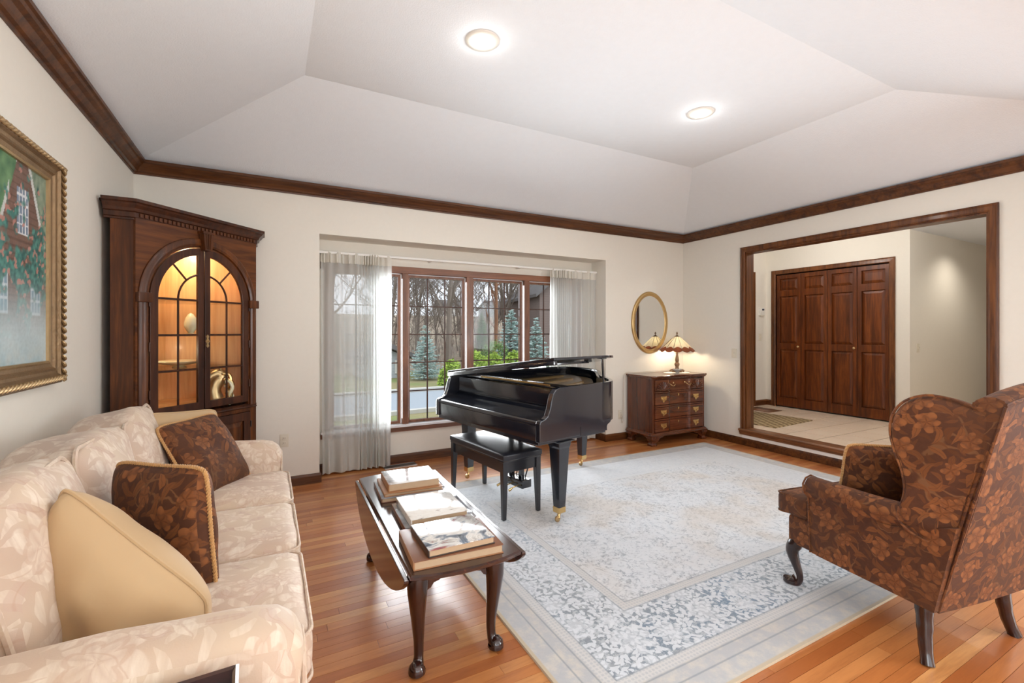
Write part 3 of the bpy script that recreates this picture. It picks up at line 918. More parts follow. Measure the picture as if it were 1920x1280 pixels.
# ------------------------------------------------------------------ corner cabinet (local: x along the face, -y towards the room, origin at the left end of the face on the floor)
def corner_cabinet():
    W, HT, AC, AZ = .946, 2.17, .472, 1.63
    c = thing('corner_cabinet', 'dark cherry corner cabinet with arched glass doors and lit shelves', 'cabinet', (-.771, 3.786, 0), R(45))
    # plan of the carcase in local axes: canted returns run back to the two walls
    rt = .117 / math.sqrt(2)
    def shell_plan(e=0.0):
        return [(-rt-e*.4, rt+.0), (0-e*.7, -e), (W+e*.7, -e), (W+rt+e*.4, rt)]
    # carcase sides and back (open front)
    m = MB()
    bk = .55
    outer = [(0, 0), (-rt, rt), (W/2-.12, bk), (W/2+.12, bk), (W+rt, rt), (W, 0)]
    inner = [(.018, .004), (-rt+.03, rt+.004), (W/2-.115, bk-.02), (W/2+.115, bk-.02), (W+rt-.03, rt+.004), (W-.018, .004)]
    ring = outer + inner[::-1]
    m.prism(ring, 'z', .09, HT-.02)
    body = m.build('carcase', 'cherry', c)
    m = MB().prism([(.022, .006), (-rt+.036, rt+.006), (W/2-.112, bk-.026), (W/2+.112, bk-.026), (W+rt-.036, rt+.006), (W-.022, .006), (W-.03, .012), (W+rt-.044, rt+.008), (W/2+.108, bk-.034), (W/2-.108, bk-.034), (-rt+.044, rt+.008), (.03, .012)], 'z', .86, 2.10)
    m.build('lining', 'cabinet_inside', c)
    poly_in = [(.03, .03), (-rt+.05, rt+.012), (W/2-.105, bk-.038), (W/2+.105, bk-.038), (W+rt-.05, rt+.012), (W-.03, .03)]
    MB().prism(poly_in, 'z', 2.09, 2.11).build('inner_top', 'cabinet_inside', c)
    MB().prism(outer, 'z', .0, .09).build('plinth', 'cherry_dark', c)
    MB().prism(outer, 'z', HT-.02, HT).build('top_board', 'cherry', c)
    MB().prism(poly_in, 'z', .84, .86).build('deck', 'cabinet_inside', c)
    for z in (1.127, 1.377, 1.632):
        MB().prism([(p[0]*.96+.02, p[1]*.96+.012) for p in poly_in], 'z', z-.008, z+.004).build('shelf', 'glass', c)
    # face frame with the arched opening
    ro = .392
    arch = [(AC+ro*math.cos(PI*k/24), AZ+ro*math.sin(PI*k/24)) for k in range(25)]
    fr = [(0, .80), (W, .80), (W, HT-.02), (0, HT-.02)]
    m = MB()
    # two side pieces joined above the arch: polygon with a notch
    poly = [(0, .80), (AC-ro, .80), (AC-ro, AZ)] + arch[::-1][1:] + [(AC+ro, .80), (W, .80), (W, HT-.02), (0, HT-.02)]
    m.prism(poly, 'y', -.02, .004)
    m.build('face_frame', 'cherry_x', c)
    # arch moulding with imposts and keystone
    a_path = [(AC+.43, -.02, .80)] + [(AC+.43*math.cos(PI*k/24), -.02, AZ+.43*math.sin(PI*k/24)) for k in range(25)] + [(AC-.43, -.02, .80)]
    m = MB().moulding(a_path, (0, -1, 0), [(-.030, 0), (-.029, .010), (-.016, .018), (0, .014), (.010, .020), (.024, .014), (.028, 0)], closed=False, smooth_=True)
    m.build('arch_moulding', 'cherry', c)
    for sx in (-1, 1):
        MB().box(AC+sx*.43-.044, AC+sx*.43+.044, -.054, -.016, AZ-.035, AZ+.03, ch=.006).build('impost', 'cherry', c)
    m = MB().prism([(AC-.028, 2.0), (AC+.028, 2.0), (AC+.042, 2.135), (AC-.042, 2.135)], 'y', -.072, -.02)
    for q in (-.014, 0, .014):
        m.tube([(AC+q*.8, -.072, 2.01), (AC+q*1.3, -.074, 2.12)], .006, 6)
    m.box(AC-.048, AC+.048, -.078, -.02, 2.122, 2.14)
    m.build('keystone', 'cherry', c)
    # cornice with dentils
    cp2 = [(0, 0), (-.012, 0), (-.012, .012), (-.022, .016), (-.022, .046), (-.034, .052), (-.04, .07), (-.058, .088), (-.064, .098), (-.078, .104), (-.078, .124), (0, .124)]
    pth = [(-rt-.02, rt+.02, 2.126), (0, -.0, 2.126), (W, -.0, 2.126), (W+rt+.02, rt+.02, 2.126)]
    MB().moulding(pth, (0, 0, 1), cp2, closed=False).build('cornice', 'cherry_dark', c)
    MB().prism([(-rt-.04, rt+.04), (0, -.0), (W, -.0), (W+rt+.04, rt+.04), (W/2+.12, bk), (W/2-.12, bk)], 'z', 2.235, 2.249).build('cornice_top', 'cherry_dark', c)
    dm = MB().box(-.009, .009, -.032, -.018, 2.146, 2.170)
    dme = None
    for k in range(30):
        x = .03 + k*(W-.06)/29
        if dme is None:
            d0 = dm.build('dentil', 'cherry', c); dme = d0.data; d0.location = (x, 0, 0)
        else:
            d = bpy.data.objects.new('dentil', dme); COL.objects.link(d); d.parent = c; d.location = (x, 0, 0)
    # glazed doors
    for sgn in (-1, 1):
        g0, g1, ri, rg = .048, .334, .193, .334      # inner stile, outer glass edge, inner arc, glass arc
        U = lambda u: AC + sgn*u
        d = []
        n = 14
        oa = [(ro-.004)*math.cos(PI/2*k/n) for k in range(n+1)]
        outer_p = [(.004, .828), (ro-.004, .828)] + [((ro-.004)*math.cos(PI/2*k/n), AZ+(ro-.004)*math.sin(PI/2*k/n)) for k in range(n)] + [(.004, AZ+ro-.004)]
        th0 = math.acos(g0/rg)
        inner_p = [(g0, .882), (g1, .882)] + [(rg*math.cos(th0*k/n), AZ+rg*math.sin(th0*k/n)) for k in range(n+1)]
        # door frame: strip between outline and glass outline, matched by quads
        def resamp(poly, marks):
            return poly
        m = MB()
        O = [(.004, .828), (ro-.004, .828)] + [((ro-.004)*math.cos(PI/2*k/n), AZ+(ro-.004)*math.sin(PI/2*k/n)) for k in range(n+1)]
        O[-1] = (.004, AZ+ro-.004)
        I = inner_p
        L = len(O)
        vs, fs = [], []
        for yy in (-.030, -.006):
            vs += [(U(p[0]), yy, p[1]) for p in O] + [(U(p[0]), yy, p[1]) for p in I]
        for k in range(L):
            j = (k+1) % L
            fs += [(k, j, L+j, L+k), (2*L+k, 3*L+k, 3*L+j, 2*L+j), (k, 2*L+k, 2*L+j, j), (L+k, L+j, 3*L+j, 3*L+k)]
        m.add(vs, fs)
        dr = m.build('glazed_door', 'cherry_dark', c, bevel=.003)
        # muntins
        def bar(p, q, nme='muntin'):
            a, b_ = Vector((U(p[0]), -.02, p[1])), Vector((U(q[0]), -.02, q[1]))
            MB().tube([a, b_], .0075, 6).build(nme, 'cherry_dark', dr)
        for z in (AZ, 1.377, 1.127): bar((g0, z), (g1, z))
        bar((.193, .882), (.193, AZ))
        tha = math.acos(g0/ri)
        arc = [(U(ri*math.cos(tha*k/10)), -.02, AZ+ri*math.sin(tha*k/10)) for k in range(11)]
        MB().tube(arc, .0075, 6).build('muntin', 'cherry_dark', dr)
        bar((ri*math.cos(R(47)), AZ+ri*math.sin(R(47))), (rg*math.cos(R(47)), AZ+rg*math.sin(R(47))))
        # panes
        def pane(pl):
            MB().prism([(U(x), z) for x, z in pl], 'y', -.0185, -.0155).build('glass_pane', 'glass', dr)
        zr = [.882, 1.127, 1.377, AZ]
        for a, b_ in ((g0, .193), (.193, g1)):
            for k in range(3): pane([(a, zr[k]), (b_, zr[k]), (b_, zr[k+1]), (a, zr[k+1])])
        pane([(g0, AZ)] + [(ri*math.cos(tha*k/8), AZ+ri*math.sin(tha*k/8)) for k in range(9)])
        def ringp(t0, t1, s0, s1):
            return [(ri*math.cos(lerp(t0, t1, k/8)), AZ+ri*math.sin(lerp(t0, t1, k/8))) for k in range(9)] + [(rg*math.cos(lerp(s1, s0, k/8)), AZ+rg*math.sin(lerp(s1, s0, k/8))) for k in range(9)]
        pane(ringp(0, R(47), 0, R(47)))
        pane(ringp(R(47), tha, R(47), th0))
        for z in (.98, 1.30, 1.60):
            MB().tube([(U(ro+.002), -.032, z-.03), (U(ro+.002), -.032, z+.03)], .006, 8).build('hinge', 'cherry_dark', dr)
        if sgn == 1:
            e = MB().prism([(U(.022+dx), 1.33+dz) for dx, dz in ((0, -.05), (.012, -.036), (.006, -.02), (.016, 0), (.006, .02), (.012, .036), (0, .05), (-.012, .036), (-.006, .02), (-.016, 0), (-.006, -.02), (-.012, -.036))], 'y', -.035, -.029)
            e.tube([(U(.022), -.036, 1.33), (U(.022), -.05, 1.33)], .005, 6)
            e.build('escutcheon', 'antique_brass', dr)
    # waist and lower doors
    MB().moulding([(-.0, -.0, .772), (W, 0, .772)], (0, 0, 1), [(0, 0), (-.022, 0), (-.03, .008), (-.022, .018), (-.026, .03), (0, .034)], closed=False).build('waist_moulding', 'cherry_dark', c)
    m = holed([0, .06, .886, W], [.09, .13, .745, .80], lambda u, v: .06 < u < .886 and .13 < v < .745, lambda u, v, d: (u, -.02+d, v), .024)
    m.build('lower_frame', 'cherry', c)
    for a, b_ in ((.064, .470), (.476, .882)):
        m = holed([a, a+.062, b_-.062, b_], [.134, .20, .675, .741], lambda u, v: a+.062 < u < b_-.062 and .20 < v < .675, lambda u, v, d: (u, -.03+d, v), .022)
        ld = m.build('lower_door', 'cherry_dark', c, bevel=.003)
        q = [(a+.062, .20), (b_-.062, .20), (b_-.062, .675), (a+.062, .675)]
        def rr(e, yy): return [(a+.062+e, yy, .20+e), (b_-.062-e, yy, .20+e), (b_-.062-e, yy, .675-e), (a+.062+e, yy, .675-e)]
        MB().loft([rr(0, -.012), rr(.004, -.014), rr(.04, -.026)], smooth_=False).build('raised_panel', 'cherry', ld)
        for z in (.24, .64):
            xh = a if a < .3 else b_
            MB().tube([(xh, -.034, z-.025), (xh, -.034, z+.025)], .005, 8).build('hinge', 'black_metal', ld)
    return c
corner_cabinet()
def cab_pt(u, v, z):          # cabinet-local to world
    return (-.771 + (u-v)/math.sqrt(2), 3.786 + (u+v)/math.sqrt(2), z)
point_light('cabinet_lamp', cab_pt(.472, .20, 2.05), 18, (1, .80, .52), .04)
point_light('cabinet_shelf_fill', cab_pt(.22, .17, 1.26), 2.5, (1, .84, .58), .02)  # bulbless fill in mid-air, added to brighten the shelves
# things inside the cabinet
def egg():
    m = MB().lathe([(.008, 0), (.03, .004), (.018, .012), (.03, .03), (.044, .06), (.046, .085), (.036, .125), (.018, .155), (.002, .166)], 20)
    o = m.build('vase', 'cream_glaze'); o.location = cab_pt(.545, .20, 1.381)
    tag(o, 'cream egg-shaped ornament on the middle cabinet shelf', 'ornament')
egg()
def plate():
    t = thing('footed_plate', 'wide shallow cream dish on a low foot in the lit cabinet', 'dish', cab_pt(.47, .22, 1.131))
    MB().lathe([(.045, 0), (.05, .004), (.03, .012), (.03, .016)], 24).build('foot', 'cream_glaze', t)
    MB().lathe([(.03, .014), (.10, .026), (.165, .044), (.17, .05), (.165, .052), (.10, .034), (.0, .024)], 32).build('bowl', 'cream_glaze', t)
plate()
def figurine():
    t = thing('horse_figurine', 'golden horse-head bust with flowing mane behind the lower right pane', 'figurine', cab_pt(.72, .13, .862), R(20))
    path = [(-.02, 0, 0), (-.03, 0, .06), (-.015, 0, .12), (.02, 0, .17), (.0, 0, .20), (-.05, 0, .18), (-.085, 0, .145)]
    MB().tube(catmull(path, 5), [.062, .06, .058, .056, .055, .054, .052, .05, .05, .05, .05, .05, .05, .05, .048, .047, .046, .046, .046, .045, .044, .042, .04, .038, .036, .034, .032, .031, .030, .028, .024][:31], 12, flat=.75).build('head', 'antique_brass', t)
    rg = random.Random(3)
    for k in range(9):
        z0 = .20 - k*.02
        y0 = -.035 + .03*math.sin(k*1.7)
        p = [(.02+.008*k*.5, y0, z0), (.06, y0-.012, z0-.005), (.075+.01*math.sin(k), y0-.02, z0-.05), (.06, y0-.015, z0-.10), (.07, y0, max(.004, z0-.14))]
        MB().tube(catmull(p, 4), [.012]*4+[.014]*8+[.012]*4+[.005], 7).build('mane_lock', 'cream_glaze' if k % 2 else 'brass', t)
    for s_ in (-1, 1):
        MB().tube([(.005, s_*.025, .235), (.008, s_*.03, .262)], [.012, .003], 7).build('ear', 'antique_brass', t)
figurine()

# ------------------------------------------------------------------ sofa (world axes; back to the left wall)
def cushion_def(puff_x=.0, puff_y=.0, puff_z=.03, seed=0):
    def f(p, hx, hy, hz):
        a, b, c = p.x/hx, p.y/hy, p.z/hz
        q = Vector(p)
        q.z += math.copysign(1, c)*puff_z*(1-a*a)*(1-b*b)*min(1, abs(c)*1.2)
        q.x += math.copysign(1, a)*puff_x*(1-b*b)*(1-c*c)*min(1, abs(a)*1.2)
        q.y += math.copysign(1, b)*puff_y*(1-a*a)*(1-c*c)*min(1, abs(b)*1.2)
        nz = mnoise.noise_vector(Vector((p.x*7+seed*3.1, p.y*7, p.z*7)))
        return q + nz*.006
    return f
def rect_loop(hx, hy, z, r=.03, n=5):
    out = []
    for cx, cy, a0 in ((hx-r, hy-r, 0), (-hx+r, hy-r, 90), (-hx+r, -hy+r, 180), (hx-r, -hy+r, 270)):
        for k in range(n+1):
            a = R(a0+90*k/n); out.append((cx+r*math.cos(a), cy+r*math.sin(a), z))
    return out
def sofa():
    s = thing('sofa', 'cream and rose damask three-seat sofa along the left wall', 'sofa', (0, 0, 0))
    x0, x1, ya, yb = -.90, .085, 1.17, 3.44
    MB().rbox((.86, yb-ya-.10, .26), .04, (-.44, (ya+yb)/2, .25), 8).build('base', 'damask', s, uv=1)
    for y in (ya+.14, yb-.14):
        for x in (x0+.12, x1-.12): MB().lathe([(.02, 0), (.03, .02), (.034, .13)], 12, (x, y, 0)).build('foot', 'leg_wood', s)
    # arms: full rounded pads that dip a little towards the front
    def arm(yc, near):
        def d(p, hx, hy, hz):
            a, b, c = p.x/hx, p.y/hy, p.z/hz
            q = Vector(p)
            if c > 0: q.z += .035*(1-b*b)*c - .035*max(0, a)**2*c
            q.y += math.copysign(.022, b)*abs(b)*max(0, c)*(1-a*a*.3)
            nz = mnoise.noise_vector(Vector((p.x*5, p.y*5+yc, p.z*5)))
            return q + nz*.008
        m = MB().rbox((.96, .23, .60), .085, (-.40, yc, .395), 16, d)
        a = m.build('arm', 'damask', s, uv=1)
        fl_ = rect_loop(.085, .235, 0, .07)
        MB().tube([(x1+.004 - .012, yc+q[0], .395+q[1]) for q in fl_], .006, 6, closed=True).build('piping', 'damask', a, uv=1)
    arm(ya+.12, True); arm(yb-.115, False)
    # back frame
    def bd(p, hx, hy, hz):
        q = Vector(p); c = p.z/hz; b = p.y/hy
        q.x -= .06*c
        if c > 0: q.z += .05*c*math.cos(b*PI/2)
        return q
    MB().rbox((.20, yb-ya-.12, .62), .07, (-.78, (ya+yb)/2, .49), 12, bd).build('back', 'damask', s, uv=1)
    # seat cushions
    for k in range(3):
        yc = 1.455 + .3 + k*.60
        m = MB().rbox((.70, .592, .17), .045, (-.235, yc, .445), 14, cushion_def(.012, .0, .032, k))
        o = m.build('seat_cushion', 'damask', s, uv=1)
        for z in (.515, .375):
            MB().tube([(p[0]-.235, p[1]+yc, p[2]) for p in rect_loop(.352, .296, z, .05)], .0055, 6, closed=True).build('piping', 'damask', o, uv=1)
    # loose back cushions: boxed, sagging, leaning back
    for k in range(3):
        yc = 1.455 + .3 + k*.60
        def bdef(p, hx, hy, hz, k=k):
            a, b, c = p.x/hx, p.y/hy, p.z/hz
            q = Vector(p)
            q.x += math.copysign(1, a)*.055*(1-b*b)*(1-c*c)*min(1, abs(a)*1.2)
            q.z += .035*(1-b*b)*max(0, c) - .02*b*b*max(0, c)
            q.y += .02*math.sin(c*2+k)*(1-b*b)
            q += mnoise.noise_vector(Vector((p.x*6+k*5, p.y*6, p.z*6)))*.014
            return q
        rot = Matrix.Translation((-.645, yc, .72)) @ Matrix.Rotation(R(-12), 4, 'Y') @ Matrix.Rotation(R((3, -2, 4)[k]), 4, 'X')
        m = MB().rbox((.25, .60, .50), .05, (0, 0, 0), 18, bdef, mat=None)
        o = m.build('back_cushion', 'damask', s, uv=1); o.matrix_local = rot
        for xs in (.112, -.112):
            pts = []
            for q in rect_loop(.294, .246, 0, .06, 4):
                b, c = q[0]/.30, q[1]/.25
                z = q[1] + .035*(1-b*b)*max(0, c) - .02*b*b*max(0, c)
                pts.append((xs, q[0], z))
            MB().tube(pts, .008, 6, closed=True).build('piping', 'damask', o, uv=1)
    return s
sofa()

# ------------------------------------------------------------------ throw pillows
def pillow_mesh(w, h, t, n=26, seed=0, pinch=.86, wr=.006):
    """two bulging faces meeting in a seam; corners pulled out a little"""
    vs, fs, seam = [], [], []
    idx = {}
    for side in (1, -1):
        for i in range(n+1):
            for j in range(n+1):
                u, v = 2*i/n-1, 2*j/n-1
                if side == -1 and (i in (0, n) or j in (0, n)): idx[(side, i, j)] = idx[(1, i, j)]; continue
                e = (1-abs(u)**2.6)*(1-abs(v)**2.6)
                sag = 1 - .07*(1-v*v)*abs(u)**6 - 0
                cr_ = 1 - .085*(abs(u)*abs(v))**5
                x = u*w/2*(1-.05*(1-v*v)*abs(u)**4)*cr_
                y = v*h/2*(1-.05*(1-u*u)*abs(v)**4)*cr_
                z = side*t/2*e**.5
                nn = mnoise.noise_vector(Vector((x*9+seed*7, y*9, side*3+seed)))
                z += nn.z*wr*2*(e**.3)
                idx[(side, i, j)] = len(vs); vs.append((x, y, z))
    for side in (1, -1):
        for i in range(n):
            for j in range(n):
                q = (idx[(side, i, j)], idx[(side, i+1, j)], idx[(side, i+1, j+1)], idx[(side, i, j+1)])
                fs.append(q if side == 1 else q[::-1])
    loop = [(i, 0) for i in range(n)] + [(n, j) for j in range(n)] + [(i, n) for i in range(n, 0, -1)] + [(0, j) for j in range(n, 0, -1)]
    seam = [vs[idx[(1, i, j)]] for i, j in loop]
    m = MB(); m.add(vs, fs, True)
    return m, seam
def frame_mat(c, xdir, ydir):
    x = Vector(xdir).normalized(); y = Vector(ydir); y = (y - x*y.dot(x)).normalized(); z = x.cross(y)
    mm = Matrix.Identity(4)
    for r_ in range(3): mm[r_][0], mm[r_][1], mm[r_][2], mm[r_][3] = x[r_], y[r_], z[r_], c[r_]
    return mm
def rope_tube(pts, rad, turns):
    """twisted cord: two strands winding round the path"""
    m = MB()
    P = [Vector(p) for p in pts]
    n = len(P)
    T = [(P[(i+1) % n]-P[i-1]).normalized() for i in range(n)]
    for ph in (0, PI):
        st = []
        for i in range(n):
            t = T[i]
            a = t.orthogonal().normalized() if abs(t.z) > .95 else t.cross(Vector((0, 0, 1))).normalized()
            b = t.cross(a)
            an = ph + 2*PI*turns*i/n
            st.append(P[i] + (a*math.cos(an)+b*math.sin(an))*rad*.55)
        m.tube(st, rad*.72, 6, closed=True)
    return m
def subdiv_loop(pts, k):
    out = []
    for i in range(len(pts)):
        a, b = Vector(pts[i]), Vector(pts[(i+1) % len(pts)])
        for t in range(k): out.append(a.lerp(b, t/k))
    return out
def pillow(label, w, h, t, mat, fm, rope=False, seed=0, uvs=1, wr=.006, slump=0.0):
    r_ = thing('throw_pillow', label, 'pillow', (0, 0, 0))
    r_.matrix_world = fm
    m, seam = pillow_mesh(w, h, t, 26, seed, wr=wr)
    if slump:                       # soft cushion sagging sideways
        q = math.sqrt(1-slump*slump)
        m.v = [(p[0]-slump*p[1], p[1]*q, p[2]) for p in m.v]; seam = [(p[0]-slump*p[1], p[1]*q, p[2]) for p in seam]
    o = m.build('cover', mat, r_, uv=uvs)
    if rope:
        sp_ = subdiv_loop(seam, 4)
        rope_tube(sp_, .0065, int(len(seam)*.75)).build('rope_trim', 'rope', r_)
    else:
        MB().tube(subdiv_loop(seam, 2), .006, 6, closed=True).build('piping', mat, r_, uv=uvs)
    return r_
pillow('large plain cream cushion leaning at the near end of the sofa', .54, .47, .27, 'cream_cloth', frame_mat((-.363, 1.68, .590), (.695, -.319, -.645), (.1, -.15, .9)), seed=1, wr=.010, slump=.45)
pillow('brown floral pillow with gold rope trim behind the large cream cushion', .46, .46, .16, 'brown_floral', frame_mat((-.32, 2.0, .715), (.69, -.72, .04), (-.3, .24, .9)), True, 2)
pillow('brown floral pillow with rope trim in the far corner of the sofa', .46, .46, .15, 'brown_floral', frame_mat((-.30, 3.06, .72), (.5, .85, 0), (-.2, .1, .366)), True, 3)
pillow('cream pillow tucked behind the far brown floral pillow', .44, .44, .14, 'cream_cloth', frame_mat((-.43, 3.17, .735), (.75, .6, -.08), (-.12, .15, .9)), seed=4)

# ------------------------------------------------------------------ end table in front of the near sofa arm
def end_table():
    t = thing('end_table', 'dark polished end table corner in front of the near sofa arm', 'table', (-.33, .865, 0), R(2))
    w, d, h = .57, .56, .665
    MB().box(-w/2, w/2, -d/2, d/2, h-.02, h, ch=.005).build('tabletop', 'mahogany', t)
    m = MB().moulding([(-w/2, -d/2, h), (w/2, -d/2, h), (w/2, d/2, h), (-w/2, d/2, h)], (0, 0, 1), [(0, 0), (.0, .018), (.006, .022), (.012, .018), (.014, 0)])
    m.build('gallery_rim', 'mahogany', t)
    m = holed([-w/2+.04, -w/2+.06, w/2-.06, w/2-.04], [-d/2+.04, -d/2+.06, d/2-.06, d/2-.04], lambda u, v: abs(u) < w/2-.06 and abs(v) < d/2-.06, lambda u, v, q: (u, v, h-.12+q), .10)
    m.build('apron', 'mahogany_z', t)
    for sx in (-1, 1):
        for sy in (-1, 1):
            MB().tube([(sx*(w/2-.05), sy*(d/2-.05), h-.02), (sx*(w/2-.05), sy*(d/2-.05), .3), (sx*(w/2-.05), sy*(d/2-.05), 0)], [.024, .019, .012], 10).build('leg', 'mahogany_z', t)
    MB().box(-w/2+.05, w/2-.05, -d/2+.05, d/2-.05, .18, .20).build('lower_shelf', 'mahogany', t)
end_table()

def reading_lamp():
    t = thing('reading_lamp', 'ginger-jar reading lamp with cream drum shade on the end table', 'lamp', (-.50, .655, .667))
    MB().lathe([(.06, 0), (.065, .02), (.05, .03), (.085, .09), (.095, .15), (.075, .22), (.035, .25), (.02, .27)], 24).build('base', 'cream_glaze', t)
    MB().tube([(0, 0, .26), (0, 0, .52)], .007, 8).build('stem', 'brass', t)
    MB().lathe([(.17, .33), (.172, .335), (.125, .545), (.123, .545), (.168, .333)], 32).build('shade', 'glass_cream', t)
    MB().lathe([(.014, .40), (.03, .44), (.02, .48), (.004, .49)], 12).build('bulb', 'lamp_lens', t)
    point_light('reading_lamp_light', (-.50, .655, .667+.44), 36, (1, .80, .52), .06)
reading_lamp()

# ------------------------------------------------------------------ framed painting on the left wall
def painting():
    y1, y0, z0, z1 = 3.085, 1.75, 1.15, 2.235
    t = thing('framed_painting', 'ornate gilt frame with a painting of a vine-covered brown house', 'painting', (xL, 0, 0))
    path = [(0, y0, z0), (0, y1, z0), (0, y1, z1), (0, y0, z1)]
    prof = [(0, .002), (0, .03), (.012, .042), (.026, .046), (.04, .04), (.05, .03), (.062, .026), (.074, .03), (.082, .022), (.10, .018), (.108, .014), (.108, .002)]
    MB().moulding(path, (1, 0, 0), prof).build('frame', 'gilt_dark', t)
    # carved leaf course along the frame
    lm = MB()
    lm.tube(catmull([(.042, -.016, -.012), (.052, -.006, .004), (.050, .006, .010), (.044, .016, .012)], 3), [.003, .005, .006, .007, .008, .008, .008, .006, .005, .002], 6)
    le = None
    per = []
    n1 = int((y1-y0)/.034); n2 = int((z1-z0)/.034)
    for k in range(n1):
        for z, s in ((z0+.024, 1), (z1-.024, -1)): per.append((y0+.02+k*.034, z, 0 if s > 0 else PI))
    for k in range(n2):
        for y, s in ((y0+.024, 1), (y1-.024, -1)): per.append((y, z0+.02+k*.034, -PI/2 if s > 0 else PI/2))
    for (y, z, a) in per:
        if le is None: o = lm.build('carved_leaf', 'gilt', t); le = o.data
        else: o = bpy.data.objects.new('carved_leaf', le); COL.objects.link(o); o.parent = t
        o.location = (0, y, z); o.rotation_euler = (a, 0, 0)
    MB().moulding([(0, y0+.108, z0+.108), (0, y1-.108, z0+.108), (0, y1-.108, z1-.108), (0, y0+.108, z1-.108)], (1, 0, 0), [(-.012, .002), (-.012, .018), (-.004, .022), (.004, .018), (.006, .002)]).build('inner_frame', 'gilt', t)
    # canvas: a fine sheet whose paint is a colour per point
    ny, nz = 190, 150
    Y0, Y1, Z0, Z1 = y0+.106, y1-.106, z0+.106, z1-.106
    vs = [(.008, lerp(Y0, Y1, i_/ny), lerp(Z0, Z1, j/nz)) for i_ in range(ny+1) for j in range(nz+1)]
    fs = [(i_*(nz+1)+j, (i_+1)*(nz+1)+j, (i_+1)*(nz+1)+j+1, i_*(nz+1)+j+1) for i_ in range(ny) for j in range(nz)]
    mt, nt, b = newmat('canvas_paint')
    at = nt.nodes.new('ShaderNodeVertexColor'); at.layer_name = 'paint'
    nt.links.new(at.outputs[0], b.inputs['Base Color']); setp(b, rough=.45, spec=.4)
    bump(nt, b, noise(nt, coords(nt), 160, 3), .25, .002)
    o = MB().add(vs, fs).build('canvas', mt, t)
    ca = o.data.color_attributes.new('paint', 'FLOAT_COLOR', 'POINT')
    rr = random.Random(5)
    def nz_(x, y, s, q=0): return mnoise.noise(Vector((x*s, y*s, q*7.3)))
    def mixt(a, b_, f): f = max(0, min(1, f)); return tuple(a[i_]+(b_[i_]-a[i_])*f for i_ in range(3))
    buf = []
    for (x, y, z) in vs:
        s = (Y1-y)                       # metres from the right edge of the picture (y grows towards the window)
        h = z - Z0                       # metres up
        Hh = Z1-Z0
        g = 1.02 - abs(s-.23)*1.9 if True else 0
        col = mixt((.12, .30, .45), (.30, .50, .62), h/Hh)
        roof = h > .42 and h < .30 + (1.35 - abs(s-.25)*2.6)*.62
        # gable house
        gab = .98 - abs(s-.24)*2.2
        if h < gab and s < .62:
            b0 = (.11, .06, .045); lap = (h*34) % 1
            col = mixt(b0, (.19, .11, .085), .35+.3*nz_(y, z, 26)+(.3 if lap > .25 else -.35))
            if abs(s-.24) < .055 and .56 < h < .76:
                col = (.60, .62, .64)
                if ((s-.185)*36 % 1) > .22 and ((h-.56)*24 % 1) > .2: col = (.18, .24, .32)
        elif s < .30 and h < gab+.055 and h >= gab: col = (.55, .56, .54)
        elif s < .30: col = mixt((.13, .20, .14), (.28, .34, .25), .5+nz_(y, z, 30))
        elif h > .5: col = mixt((.04, .13, .06), (.16, .30, .14), .5+.8*nz_(y, z, 22, 2))
        if s > .36 and h > gab and h < gab+.05: col = (.50, .52, .50)
        # lower windows
        for sc0 in (.12, .42):
            if abs(s-sc0) < .05 and .22 < h < .44:
                col = (.50, .56, .60)
                if ((s-sc0+.05)*34 % 1) > .22 and ((h-.22)*18 % 1) > .2: col = (.16, .26, .34)
        # climbing vine
        vine = nz_(y, z, 7, 3)*.6 + nz_(y, z, 22, 4)*.5 + .42 - abs(h-.42)*1.5
        if vine > .14 and h > .12:
            lf_ = nz_(y, z, 60, 5)
            col = mixt(col, mixt((.02, .09, .085), (.07, .24, .20), .5+lf_), min(1, (vine-.1)*6))
            if nz_(y, z, 38, 6) > .26: col = mixt(col, (.50, .20, .16), .75)
        # mist and pale yard below
        fog = smooth((.44-h)/.36)
        col = mixt(col, mixt((.30, .44, .48), (.52, .62, .64), .5+nz_(y, z, 5, 8)), fog*.92)
        if h < .16: col = mixt(col, (.50, .52, .48), .5*smooth((.16-h)/.16)*(.6+nz_(y, z, 30, 9)))
        n9 = nz_(y, z, 80, 11)*.12
        buf += [max(0, col[0]*(1+n9)), max(0, col[1]*(1+n9)), max(0, col[2]*(1+n9)), 1.0]
    ca.data.foreach_set('color', buf)
painting()
